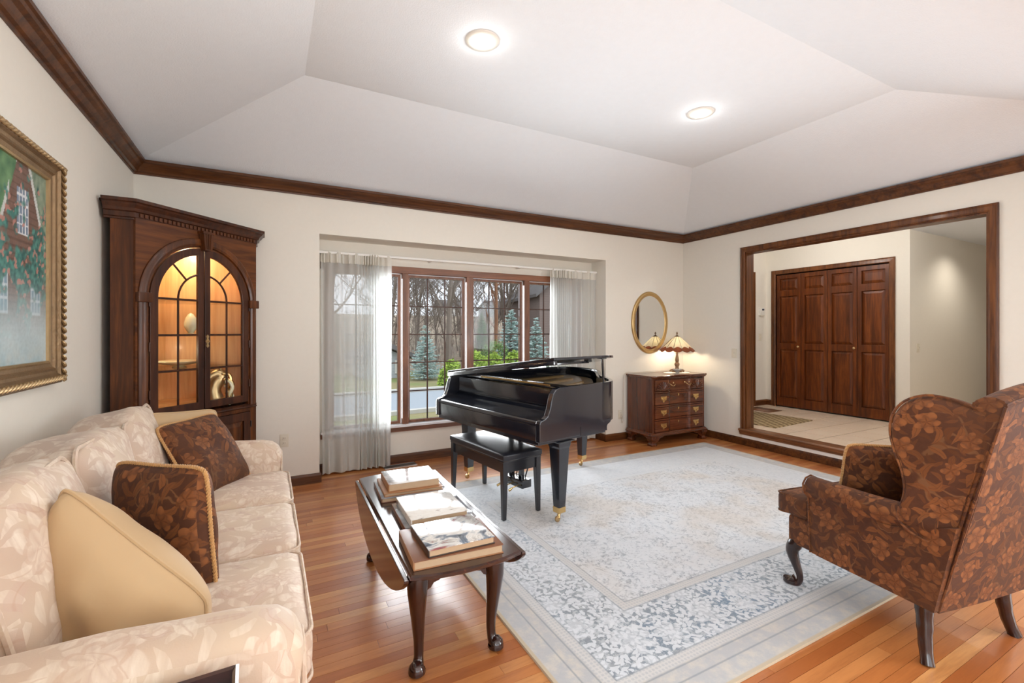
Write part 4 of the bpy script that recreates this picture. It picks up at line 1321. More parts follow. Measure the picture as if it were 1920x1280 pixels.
# ------------------------------------------------------------------ grand piano (local: x from keyboard to tail, y from treble to bass side)
def piano():
    p = thing('grand_piano', 'black baby grand piano with lid propped low in front of the window', 'piano', (1.640, 2.684, 0), R(10.7))
    W = 1.43
    side = catmull([(.40, 0, 0), (.55, 0, 0), (.70, .004, 0), (.84, .055, 0), (.97, .19, 0), (1.13, .40, 0), (1.36, .62, 0), (1.52, .78, 0), (1.63, .94, 0), (1.68, 1.12, 0), (1.67, 1.29, 0), (1.60, 1.39, 0), (1.48, W, 0), (1.2, W, 0), (.40, W, 0)], 5)
    outer = [(q.x, q.y) for q in side]
    n = len(outer)
    def off(pts, d):
        out = []
        for i_ in range(len(pts)):
            a = Vector(pts[max(0, i_-1)]); b = Vector(pts[min(len(pts)-1, i_+1)])
            t = (b-a).normalized(); out.append((pts[i_][0]-t.y*d, pts[i_][1]+t.x*d))
        return out
    inner = off(outer, .05)
    def wall(o_, i_, z0, z1):
        k = len(o_)
        rings = []
        for a, b in zip(o_, i_): rings.append([(a[0], a[1], z0), (a[0], a[1], z1), (b[0], b[1], z1), (b[0], b[1], z0)])
        return MB().loft(rings)
    wall(outer, off(outer, .028), .70, 1.008).build('rim', 'piano_black', p)
    wall(off(outer, .0285), inner, .70, .995).build('inner_rim', 'piano_black', p)
    MB().prism(inner, 'z', .72, .735).build('soundboard', 'rim_wood', p)
    # arms with the swept front
    prof = [(0, .635), (0, .765), (.006, .782), (.02, .790), (.05, .796), (.078, .815), (.098, .86), (.112, .92), (.128, .965), (.155, .995), (.20, 1.008), (.41, 1.008), (.41, .635)]
    for a, b in ((0, .045), (W-.045, W)):
        MB().prism(prof, 'y', a, b).build('arm', 'piano_black', p, bevel=.006)
    # lower case side and key bed
    low = [(.02, .045), (.72, .002), (.72, W-.002), (.02, W-.045)]
    MB().box(.012, .72, .03, W-.03, .612, .70).build('key_bed', 'piano_black', p, bevel=.004)
    for a, b in ((0.001, .03), (W-.03, W-.001)):
        MB().prism([(.41, .635), (.705, .635), (.705, .668), (.715, .682), (.735, .69), (.75, .70), (.75, .72), (.41, .72)], 'y', a, b).build('case_side', 'piano_black', p)
    MB().box(.010, .035, .045, W-.045, .640, .748, ch=.006).build('key_slip', 'piano_black', p)
    fb = [(.012, .750), (.012, .768), (.020, .778), (.036, .782), (.06, .784), (.12, .800), (.165, .815), (.19, .822), (.205, .84), (.235, .846), (.235, .750)]
    MB().prism(fb, 'y', .047, W-.047, smooth_=True).build('fallboard', 'piano_black', p)
    MB().box(.224, .246, .047, W-.047, .846, .972, ch=.003).build('front_panel', 'piano_black', p)
    MB().box(.30, .46, .06, W-.06, .968, .984, ch=.003).build('music_desk', 'piano_black', p)
    MB().box(.30, .42, .05, W-.05, .80, .90).build('pin_block', 'piano_black', p)
    MB().box(.33, .335, .25, W-.25, .984, .995).build('desk_ledge', 'brass', p)
    # iron plate and strings
    pl = off(outer, .075)
    plate = [(q[0], q[1]) for q in pl]
    MB().prism(plate, 'z', .905, .917).build('iron_plate', 'piano_gold', p)
    for k in range(3):
        a = Vector((.56, .42+k*.30, .925)); b = Vector((1.10+k*.14, .62+k*.27, .925))
        MB().tube([a, b], .016, 6).build('plate_strut', 'piano_gold', p)
    st = MB()
    for k in range(30):
        v_ = .12 + k*.041
        e = .72 + .80*smooth((v_-.05)/1.15)
        st.tube([(.50, v_, .935), (e, v_+.02, .935)], .0009, 3, cap=False)
    so = st.build('strings', 'steel', p); so['kind'] = 'stuff'
    # lid: hinged on the bass side, resting on the short prop
    lo = off(outer, -.014)
    lid_poly = [(.135, -.014)] + lo + [(.135, W+.014)]
    e = 7.3
    hm = Matrix.Translation((0, W, 1.016)) @ Matrix.Rotation(R(-e), 4, 'X')
    rings = []
    lp = [(q[0], q[1]-W) for q in lid_poly]
    m = MB(); m.prism(lp, 'z', 0, .019)
    lid = m.build('lid', 'piano_black', p, bevel=.003); lid.matrix_local = hm
    MB().box(.128, .165, -W-.012, .010, -.032, -.001, ch=.003).build('lid_lip', 'piano_black', lid)
    MB().box(.56, .58, -W+.0, 0, .0192, .0205).build('lid_hinge', 'brass', lid)
    MB().box(.24, .62, -W+.10, -W+.124, -.030, -.012, ch=.003).build('long_prop', 'piano_black', lid)
    MB().box(.60, .64, -W+.09, -W+.134, -.022, -.001).build('prop_catch', 'black_metal', lid)
    MB().tube([(.70, .03, 1.0), (.672, .02, 1.205)], .009, 8).build('short_prop', 'piano_black', p)
    MB().box(.645, .70, .0, .05, 1.192, 1.204).build('prop_cup', 'black_metal', p)
    # legs
    for (u, v_, zt) in ((.27, .085, .612), (.30, W-.095, .612), (1.45, .95, .72)):
        lg = MB()
        def sq(h, z): return [(u-h, v_-h, z), (u+h, v_-h, z), (u+h, v_+h, z), (u-h, v_+h, z)]
        lg.loft([sq(.031, .105), sq(.050, .50), sq(.053, .555), sq(.058, .57), sq(.062, zt-.012), sq(.085, zt)], smooth_=False)
        L = lg.build('leg', 'piano_black', p, bevel=.003)
        MB().loft([sq(.028, .078), sq(.0325, .082), sq(.033, .122)], smooth_=False).build('ferrule', 'brass', L)
        cs = MB().lathe([(.012, 0), (.022, .003), (.022, .017), (.012, .02)], 16, mat=Matrix.Translation((u-.018, v_+.01, .0335)) @ Matrix.Rotation(R(90), 4, 'X'))
        cs.build('caster_wheel', 'antique_brass', L)
        MB().tube([(u, v_, .08), (u-.006, v_, .055), (u-.018, v_-.014, .04)], [.014, .012, .008], 8).build('caster_fork', 'brass', L)
    br = [(.345, .61), (.40, .61), (.50, .635), (.40, .635)]
    # pedal lyre
    ly = MB().box(.33, .43, .58, .86, .10, .165, ch=.005)
    lb = ly.build('pedal_box', 'piano_black', p)
    for v_ in (.655, .785):
        MB().box(.365, .40, v_-.02, v_+.02, .16, .615, ch=.004).build('lyre_post', 'piano_black', p)
    for v_ in (.64, .72, .80):
        MB().tube(catmull([(.34, v_, .115), (.29, v_, .112), (.25, v_, .098), (.235, v_, .095)], 3), [.006]*5+[.012]*5, 8, flat=.5).build('pedal', 'brass', lb)
    for v_ in (.66, .78):
        MB().tube([(.42, v_, .14), (.62, v_, .62)], .006, 6).build('lyre_brace', 'black_metal', p)
    for v_ in (.69, .72, .75):
        MB().tube([(.385, v_, .16), (.385, v_, .615)], .003, 5).build('pedal_rod', 'brass', p)
piano()
def bench():
    b = thing('piano_bench', 'black piano bench with padded seat tucked under the keyboard', 'bench', (1.645, 3.43, 0), R(7.5))
    hx, hy = .155, .385
    def sd(p, ax, ay, az):
        q = Vector(p)
        if p.z > 0: q.z += .012*(1-(p.x/ax)**2)*(1-(p.y/ay)**2)
        return q
    MB().rbox((.37, .84, .05), .014, (0, 0, .473), 10, sd).build('seat', 'bench_vinyl', b)
    MB().box(-.178, .178, -.412, .412, .436, .452, ch=.004).build('seat_board', 'bench_black', b)
    for sx in (-1, 1):
        MB().box(sx*hx-.009, sx*hx+.009, -hy, hy, .355, .437).build('apron', 'bench_black', b)
        MB().box(-hx, hx, sx*hy-.009, sx*hy+.009, .356, .436).build('apron', 'bench_black', b)
        for sy in (-1, 1):
            def sq(h, z, ox=0, oy=0): return [(sx*hx-h+ox, sy*hy-h+oy, z), (sx*hx+h+ox, sy*hy-h+oy, z), (sx*hx+h+ox, sy*hy+h+oy, z), (sx*hx-h+ox, sy*hy+h+oy, z)]
            MB().loft([sq(.0145, .012, sx*.006, sy*.006), sq(.022, .35), sq(.022, .437)], smooth_=False).build('leg', 'bench_black', b, bevel=.003)
bench()

# ------------------------------------------------------------------ drop-leaf coffee table
def cabriole(m_, x, y, dx, dy, ztop, rtop=.032, foot=.034, out=.03, zf=0.0):
    """Queen Anne leg from (x,y,ztop) to a pad foot; (dx,dy) = unit direction outwards"""
    P = [(0.0, ztop, rtop), (.35, ztop*.88, rtop*1.08), (.55, ztop*.74, rtop*.95), (.25, ztop*.50, rtop*.68), (-.10, ztop*.28, rtop*.50), (-.05, ztop*.13, rtop*.46), (.45, ztop*.065, rtop*.62), (.75, .026+zf, foot*.95), (.75, .012+zf, foot), (.75, .004+zf, foot*.8)]
    pts = catmull([(x+dx*out*a, y+dy*out*a, z) for a, z, r in P], 4)
    rr = []
    for i_ in range(len(P)-1):
        for k in range(4): rr.append(lerp(P[i_][2], P[i_+1][2], k/4))
    rr.append(P[-1][2])
    return m_.tube(pts, rr, 12)
def coffee_table():
    t = thing('drop_leaf_table', 'dark mahogany drop-leaf coffee table with curved legs, holding books', 'table', (.728, 2.36, 0), R(-1.5))
    zt, hw = .476, .236
    a_, b_ = .56, .69
    def ey(x): return b_*(1-abs(x/a_)**2.4)**(1/2.4)
    xs = [lerp(-hw, hw, k/12) for k in range(13)]
    poly = [(x, -ey(x)) for x in xs] + [(x, ey(x)) for x in xs[::-1]]
    def ring(e, z): return [(x*(1-e/hw), y-math.copysign(e, y), z) for x, y in poly]
    MB().loft([ring(.006, zt-.022), ring(0, zt-.017), ring(0, zt-.006), ring(.006, zt)], smooth_=False).build('tabletop', 'mahogany', t)
    # leaves hang from rule joints
    for s in (-1, 1):
        half = ey(hw)
        pl = []
        for k in range(25):
            yy = half*math.cos(PI*k/24)
            dpt = .19*(1-abs(yy/half)**2.2)**.8 if abs(yy) < half else 0
            pl.append((yy, -.012-dpt))
        pl = [(half, .0)] + pl + [(-half, .0)]
        m = MB().prism([(yy, z) for yy, z in pl], 'x', -.009, .009)
        lf = m.build('drop_leaf', 'mahogany', t, bevel=.003)
        lf.matrix_local = Matrix.Translation((s*(hw+.014), 0, zt-.012)) @ Matrix.Rotation(R(-s*3), 4, 'Y')
    # apron
    for s in (-1, 1):
        MB().box(s*.172-.009, s*.172+.009, -.50, .50, .375, .455).build('apron', 'mahogany', t)
        ap = [(-.17, .456), (-.17, .33), (-.150, .318), (-.135, .335), (-.118, .342), (-.105, .36), (-.08, .366), (-.06, .385), (.06, .385), (.08, .366), (.105, .36), (.118, .342), (.135, .335), (.150, .318), (.17, .33), (.17, .456)]
        MB().prism(ap, 'y', s*.515-.009, s*.515+.009).build('end_apron', 'mahogany', t)
    for sx in (-1, 1):
        for sy in (-1, 1):
            cabriole(MB(), sx*.165, sy*.505, sx*.5, sy*.87, .45, .043, .036, .030).build('leg', 'mahogany_z', t)
coffee_table()

# ------------------------------------------------------------------ books on the table
def art_mat(name, stops, scale, dist, seed, rough=.12):
    m, nt, b = newmat(name)
    v = coords(nt, 'Object', (1, 1.4, 1), (0, 0, .5), (seed*3.3, seed*1.7, 0))
    n1 = noise(nt, v, scale, 4, .6, dist)
    c = ramp(nt, n1, stops)
    nt.links.new(c, b.inputs['Base Color']); setp(b, rough=rough, coat=.8, coatr=.06)
    return m
art_mat('cover_painting', [(.30, rgb(40, 44, 56)), (.42, rgb(120, 132, 146)), (.50, rgb(226, 224, 220)), (.60, rgb(180, 176, 172)), (.68, rgb(150, 60, 54)), (.78, rgb(60, 90, 110))], 7, 1.6, 1)
art_mat('cover_marble', [(.30, rgb(120, 108, 98)), (.40, rgb(226, 222, 216)), (.62, rgb(236, 234, 230)), (.70, rgb(150, 140, 132))], 6, 2.6, 2)
art_mat('cover_photo', [(.34, rgb(88, 76, 74)), (.44, rgb(170, 160, 156)), (.52, rgb(232, 230, 228)), (.75, rgb(240, 240, 240))], 4, .6, 3)
art_mat('cover_grey', [(.3, rgb(90, 92, 98)), (.6, rgb(150, 152, 158))], 3, .4, 4)
plain('cover_brown', rgb(120, 74, 48), .35, 0, 30, .1, coat=.3)
plain('cover_tan', rgb(160, 112, 74), .4, 0, 30, .1, coat=.3)
plain('cover_dark', rgb(46, 32, 30), .35, 0, 30, .1, coat=.4)
BG = 'coffee-table books'
def book(label, cx, cy, z, w, d, h, rot, cov, spine=None):
    b = thing('book', label, 'book', (cx, cy, z), R(rot), BG)
    th = .0035
    MB().box(-w/2+.004, w/2-.005, -d/2+.005, d/2-.005, th, h-th).build('page_block', 'paper', b)
    MB().box(-w/2, w/2, -d/2, d/2, h-th, h, ch=.0012).build('front_cover', cov, b)
    MB().box(-w/2, w/2, -d/2, d/2, 0, th, ch=.0012).build('back_cover', spine or cov, b)
    MB().box(-w/2-.002, -w/2+.003, -d/2, d/2, .001, h-.001, ch=.001).build('spine', spine or cov, b)
ZT = .4765
book('large brown-bound book under the painting-covered book, nearest stack', .695, 1.885, ZT, .375, .315, .036, -4, 'cover_brown', 'cover_tan')
book('glossy book with a blue and red painted cover on the nearest stack', .702, 1.875, ZT+.0365, .285, .270, .030, -1, 'cover_painting', 'cover_dark')
book('brown flat book under the white marbled book, middle stack', .735, 2.235, ZT, .345, .335, .028, -3, 'cover_grey', 'cover_brown')
book('white glossy book with marbled cover on the middle stack', .722, 2.225, ZT+.0285, .275, .325, .036, -2, 'cover_marble')
book('wide brown book at the bottom of the farthest stack of three', .735, 2.66, ZT, .365, .315, .024, -4, 'cover_grey', 'cover_brown')
book('thin tan book in the middle of the farthest stack', .733, 2.665, ZT+.0245, .325, .295, .018, -4, 'cover_tan')
book('brown book with white and grey photo cover atop the farthest stack', .738, 2.67, ZT+.043, .288, .262, .042, -3, 'cover_photo', 'cover_tan')

# ------------------------------------------------------------------ rug
m = MB()
hx, hy = 1.925, 1.395
nx, ny_ = 44, 32
vs = []
for i_ in range(nx+1):
    for j in range(ny_+1):
        x, y = lerp(-hx, hx, i_/nx), lerp(-hy, hy, j/ny_)
        vs.append((x, y, .011 + .0012*mnoise.noise(Vector((x*2.1, y*2.1, 3)))))
fs = [(i_*(ny_+1)+j, (i_+1)*(ny_+1)+j, (i_+1)*(ny_+1)+j+1, i_*(ny_+1)+j+1) for i_ in range(nx) for j in range(ny_)]
k0 = len(vs)
per = [(i_, 0) for i_ in range(nx)] + [(nx, j) for j in range(ny_)] + [(i_, ny_) for i_ in range(nx, 0, -1)] + [(0, j) for j in range(ny_, 0, -1)]
for (i_, j) in per:
    p = vs[i_*(ny_+1)+j]; vs.append((p[0]*1.0012, p[1]*1.0016, .001))
n = len(per)
for k in range(n):
    a, b = per[k], per[(k+1) % n]
    fs.append((a[0]*(ny_+1)+a[1], k0+k, k0+(k+1) % n, b[0]*(ny_+1)+b[1]))
fs.append(tuple(range(k0+n-1, k0-1, -1)))
m.add(vs, fs, True)
ro = m.build('area_rug', 'rug')
ro.location = (2.925, 2.59, 0)
tag(ro, 'large faded cream and blue-grey oriental rug under the piano', 'rug')

# ------------------------------------------------------------------ wing chair (local: y forward, x to the sitter's right)
def wing_chair():
    c = thing('wing_chair', 'brown floral wing chair seen from behind at the right', 'armchair', (2.81, 1.198, 0), R(-9.8))
    # seat base
    def bd(p, hx, hy, hz):
        q = Vector(p); b = p.y/hy
        q.x *= lerp(.90, 1.0, (b+1)/2)
        return q
    MB().rbox((.66, .66, .17), .03, (0, -.045, .322), 8, bd).build('seat_base', 'brown_floral', c, uv=1)
    def tc(p, hx, hy, hz):
        q = Vector(p); b = p.y/hy
        q.x *= lerp(.74, 1.0, smooth((b-.25)/.2))
        q.z += .025*(1-(p.x/hx)**2)*(1-b*b)*(1 if p.z > 0 else 0)
        return q
    sc2 = MB().rbox((.675, .62, .115), .03, (0, .035, .452), 18, tc).build('seat_cushion', 'brown_floral', c, uv=1)
    for z in (.502, .404):
        pts = []
        for q in subdiv_loop(rect_loop(.336, .308, z, .03), 3):
            b = q[1]/.31
            pts.append((q[0]*lerp(.74, 1.0, smooth((b-.25)/.2)), q[1]+.035, z))
        MB().tube(pts, .005, 6, closed=True).build('piping', 'brown_floral', sc2, uv=1)
    yb_ = lambda z: -.375 - .215*((z-.24)/.90)             # rake of the back
    # back: padded slab with arched top
    rings = []
    N = 14
    for k in range(15):
        t = k/14
        w = lerp(.295, .285, smooth(t*2)) if t < .5 else lerp(.285, .300, smooth(t*2-1))
        ring = []
        for q in range(N+1):
            s = lerp(-1, 1, q/N)
            top = 1.135 + .052*math.cos(s*PI/2)
            z = lerp(.235, top, t)
            ring.append((s*w, yb_(z)-.030-.006*(1-s*s), z))
        for q in range(N, -1, -1):
            s = lerp(-1, 1, q/N)
            top = 1.125 + .052*math.cos(s*PI/2)
            z = lerp(.235, top, t)
            ring.append((s*w*.97, yb_(z)+.075+.03*(1-s*s)*math.sin(min(1, t*1.1)*PI), z))
        rings.append(ring)
    bk = MB().loft(rings).build('back', 'brown_floral', c, uv=1)
    top = rings[-1]
    m = MB()
    tl = [Vector(q) for q in top[:N+1]]; tr = [Vector(q) for q in top[N+1:]][::-1]
    rl = []
    for a, b in zip(tl, tr):
        mid = (a+b)/2; d = (b-a)/2; rl.append([mid + d*math.cos(th) + Vector((0, 0, .035))*math.sin(th) - Vector((0, 0, .012)) for th in [PI*2*j/10 for j in range(10)]])
    MB().loft(rl).build('top_roll', 'brown_floral', c, uv=1)
    for s in (-1, 1):
        # arm: panel with a rolled top, lofted front to back
        sec0 = [(.245, .27), (.262, .42), (.262, .55), (.268, .60), (.288, .634), (.322, .648), (.356, .638), (.376, .610), (.374, .578), (.354, .556), (.340, .54), (.336, .42), (.326, .245), (.30, .24)]
        rg = []
        for y, sx_, dz, rs in ((.150, .0, -.004, .90), (.138, .0, 0, 1.0), (.06, .0, 0, 1), (-.05, -.004, 0, 1), (-.17, -.010, .0, 1), (-.29, -.018, .004, 1), (-.38, -.030, .01, .98)):
            cx, cz = .305, .45
            rg.append([(s*(cx+(x-cx)*rs+sx_), y - .10*max(0, (z-.24))*(1 if y < -.3 else 0), cz+(z-cz)*rs+dz) for x, z in sec0])
        ar = MB().loft(rg).build('arm', 'brown_floral', c, uv=1)
        MB().tube([(s*(x*1.0), .146, z) for x, z in sec0], .0045, 6, closed=True).build('piping', 'brown_floral', ar, uv=1)
        # wing: rounded plate between arm and back
        out = [(-.285, .60), (-.300, .66), (-.312, .73), (-.302, .81), (-.276, .89), (-.262, .97), (-.275, 1.045), (-.318, 1.105), (-.385, 1.138), (-.455, 1.130), (-.52, 1.105), (-.575, 1.105), (-.575, 1.06), (-.545, .92), (-.50, .74), (-.46, .58), (-.40, .53), (-.33, .55)]
        oc_ = [Vector((0, y, z)) for y, z in out]
        oc_ = [(q.y, q.z) for q in catmull(oc_, 4, closed=True)]
        cy = sum(q[0] for q in oc_)/len(oc_); cz = sum(q[1] for q in oc_)/len(oc_)
        def xx(y, z): return lerp(.275, .352, smooth((y+.56)/.28)) + .012*smooth((z-.6)/.5)
        rg = []
        for dx, e in ((-.036, .16), (-.034, .07), (-.018, .012), (0, 0), (.018, .012), (.034, .07), (.037, .16)):
            rg.append([(s*(xx(y, z)+dx-.028), y+(cy-y)*e, z+(cz-z)*e) for y, z in oc_])
        wg = MB().loft(rg).build('wing', 'brown_floral', c, uv=1)
        MB().tube([(s*(xx(y, z)+.002), y, z) for y, z in oc_], .0055, 6, closed=True).build('piping', 'brown_floral', wg, uv=1)
        # welt down the outside back
        MB().tube([(s*lerp(.298, .300, k/10), yb_(lerp(.24, 1.12, k/10))-.028, lerp(.24, 1.12, k/10)) for k in range(11)], .0055, 6).build('piping', 'brown_floral', bk, uv=1)
        # outside panel joining arm, wing and back
        side = [(.11, .245), (.11, .50), (-.05, .52), (-.25, .54), (-.36, .58), (-.48, .62), (-.405, .245)]
        MB().prism([(y, z) for y, z in side], 'x', s*.296, s*.330).build('side_panel', 'brown_floral', c, uv=1)
        # legs
        cabriole(MB(), s*.288, .245, s*.45, .89, .262, .034, .034, .055, .011).build('front_leg', 'leg_wood', c)
        MB().tube(catmull([(s*.268, -.335, .262), (s*.272, -.340, .16), (s*.285, -.350, .07), (s*.302, -.368, .0)], 4), [.034]*3+[.030]*3+[.026]*3+[.024]*3+[.026], 8).build('rear_leg', 'leg_wood', c)
wing_chair()
def chair_pt(x, y, z):
    a = R(-9.8)
    return (2.81+x*math.cos(a)-y*math.sin(a), 1.198+x*math.sin(a)+y*math.cos(a), z)
_f = Vector(chair_pt(0, 1, 0))-Vector(chair_pt(0, 0, 0)); _r = Vector(chair_pt(1, 0, 0))-Vector(chair_pt(0, 0, 0))
pillow('brown floral pillow with rope trim on the wing chair seat', .42, .40, .14, 'brown_floral', frame_mat(chair_pt(-.015, -.02, .645), _r*-.86+_f*.5, Vector((0, 0, 1))-_f*.28-_r*.12), True, 6)
# ------------------------------------------------------------------ block-front chest (local: x along the front, y to the wall)
def chest():
    c = thing('chest_of_drawers', 'block-front cherry chest of four drawers with brass pulls', 'chest', (4.145, 4.165, 0))
    W, D, HT = .92, .43, .858
    def block(e=0.0, d0=0.0, x0=0.0, x1=W):
        """front outline of the blocked drawers: two swelling ends, hollow middle"""
        pts = []
        for k in range(41):
            x = lerp(x0, x1, k/40)
            q = x/W
            s = smooth((q-.28)/.06)*(1-smooth((q-.66)/.06))
            edge = smooth(q/.03)*(1-smooth((q-.97)/.03))
            pts.append((x, -.012 - .014*(1-s)*edge + .012*s - e))
        return pts
    MB().box(0, W, .012, D, .13, .832).build('case', 'chest_wood_z', c, bevel=.003)
    for x0, x1 in ((0, .035), (W-.035, W)):
        MB().box(x0, x1, -.012, .014, .13, .832).build('stile', 'chest_wood_z', c)
    tp = [(x, y-.018) for x, y in block(.0, 0, -.028, W+.028)]
    tp = [(-.03, D)] + [(-.03, -.03)] + tp[1:-1] + [(W+.03, -.03), (W+.03, D)]
    MB().prism(tp, 'z', .836, HT).build('top', 'chest_wood', c, bevel=.005)
    MB().moulding([(0, D, .815), (0, -.014, .815), (W, -.014, .815), (W, D, .815)], (0, 0, 1), [(0, 0), (-.006, .002), (-.014, .014), (-.018, .022), (0, .022)], closed=False).build('top_moulding', 'chest_wood', c)
    rows = [(.668, .805), (.498, .640), (.333, .468), (.168, .303)]
    for k, (z0, z1) in enumerate(rows):
        bl = block(0, 0, .038, W-.038)
        poly = bl + [(W-.038, .02), (.038, .02)]
        d = MB().prism(poly, 'z', z0, z1, smooth_=False).build('drawer', 'chest_wood', c, bevel=.004)
        MB().prism(block(.004, 0, .03, W-.03) + [(W-.03, .015), (.03, .015)], 'z', z0-.022, z0-.006).build('drawer_rail', 'chest_wood', c)
        if k == 0:
            for cx in (.165, W-.165):
                for q in range(11):                        # carved shell: ribs fanning from the bottom centre
                    a = R(8 + 164*q/10)
                    p0 = (cx+.014*math.cos(a), -.030, z0+.016+.014*math.sin(a)); p1 = (cx+.112*math.cos(a), -.032, z0+.016+.098*math.sin(a))
                    MB().tube([p0, ((p0[0]+p1[0])/2, -.040, (p0[2]+p1[2])/2), p1], [.004, .0095, .010], 7).build('shell_rib', 'chest_wood', d)
            for cx in (.318, W-.318):
                MB().tube(catmull([(cx-.042, -.020, z1-.045), (cx-.034, -.045, z1-.062), (cx, -.05, z1-.080), (cx+.034, -.045, z1-.062), (cx+.042, -.020, z1-.045)], 4), .0042, 8).build('bail_pull', 'brass', d)
                for e in (-1, 1): MB().lathe([(.011, 0), (.011, .003), (.005, .008)], 10, mat=Matrix.Translation((cx+e*.042, -.010, z1-.045)) @ Matrix.Rotation(R(90), 4, 'X')).build('rosette', 'brass', d)
        else:
            zc_ = (z0+z1)/2
            for cx in (.175, W-.175):
                half = [(0, .034), (.012, .026), (.016, .034), (.032, .030), (.046, .036), (.052, .022), (.044, .010), (.050, -.002), (.036, -.012), (.022, -.014), (.014, -.028), (0, -.046)]
                pl = [(cx+x, zc_+z) for x, z in half] + [(cx-x, zc_+z) for x, z in half[::-1][1:-1]]
                h = MB().prism(pl, 'y', -.0295, -.026).build('pull_plate', 'brass', d)
                MB().tube(catmull([(cx-.034, -.028, zc_+.012), (cx-.028, -.044, zc_-.004), (cx, -.048, zc_-.014), (cx+.028, -.044, zc_-.004), (cx+.034, -.028, zc_+.012)], 4), .0036, 8).build('bail_pull', 'brass', d)
            MB().prism([(W/2+.010*math.cos(2*PI*q/12), z1-.032+.017*math.sin(2*PI*q/12)) for q in range(12)], 'y', -.0035, .002).build('keyhole_plate', 'brass', d)
    MB().moulding([(0, D, .118), (0, -.012, .118), (W, -.012, .118), (W, D, .118)], (0, 0, 1), [(0, 0), (-.030, 0), (-.032, .012), (-.020, .020), (-.016, .034), (-.004, .042), (0, .042)], closed=False).build('base_moulding', 'chest_wood', c)
    # ogee bracket feet with scrolled wings
    for (fx, fy, sx, sy) in ((-.025, -.035, 1, 1), (W+.025, -.035, -1, 1), (-.025, D-.01, 1, -1), (W+.025, D-.01, -1, -1)):
        f = MB()
        def sq(a, b, e0, e1, z): return [(fx+sx*a, fy+sy*b, z), (fx+sx*e0, fy+sy*b, z), (fx+sx*e0, fy+sy*e1, z), (fx+sx*a, fy+sy*e1, z)]
        f.loft([sq(.006, .006, .085, .085, 0), sq(.004, .004, .088, .088, .022), sq(.016, .016, .078, .078, .036), sq(.014, .014, .082, .082, .060), sq(-.004, -.004, .092, .092, .092), sq(.0, .0, .10, .10, .120)], smooth_=False)
        ft = f.build('bracket_foot', 'chest_wood_z', c, bevel=.003)
        wg = [(.07, .12), (.24, .12), (.215, .112), (.20, .096), (.165, .094), (.14, .080), (.125, .056), (.10, .050), (.07, .02)]
        MB().prism([(fx+sx*x, z) for x, z in wg], 'y', fy+sy*.02, fy+sy*.038).build('foot_wing', 'chest_wood', ft)
        MB().prism([(fy+sy*x*.8, z) for x, z in wg], 'x', fx+sx*.02, fx+sx*.038).build('foot_wing', 'chest_wood', ft)
chest()
ZC = .859
d = MB().lathe([(.20, 0), (.203, .0015), (.19, .003), (.0, .003)], 40, sx=1.0, sy=.62).build('doily', 'doily')
d.location = (4.80, 4.37, ZC); tag(d, 'oval white lace doily under the lamp on the chest', 'doily')
def dish():
    t = thing('crystal_dish', 'small cut-glass bowl beside the lamp base', 'bowl', (4.735, 4.30, ZC+.003))
    m = MB()
    pr = [(.022, 0), (.026, .004), (.014, .012), (.030, .022), (.048, .038), (.052, .048), (.046, .044), (.028, .028), (.0, .022)]
    m.lathe(pr, 16)
    m.build('bowl', 'crystal', t)
    for k in range(8):
        a = 2*PI*k/8
        MB().tube([(.05*math.cos(a), .05*math.sin(a), .046), (.056*math.cos(a+.1), .056*math.sin(a+.1), .058)], [.008, .003], 6).build('scallop', 'crystal', t)
m_, nt_, b_ = newmat('crystal'); b_.inputs['Base Color'].default_value = (.86, .86, .84, 1); setp(b_, rough=.08, trans=.6, ior=1.45)
dish()
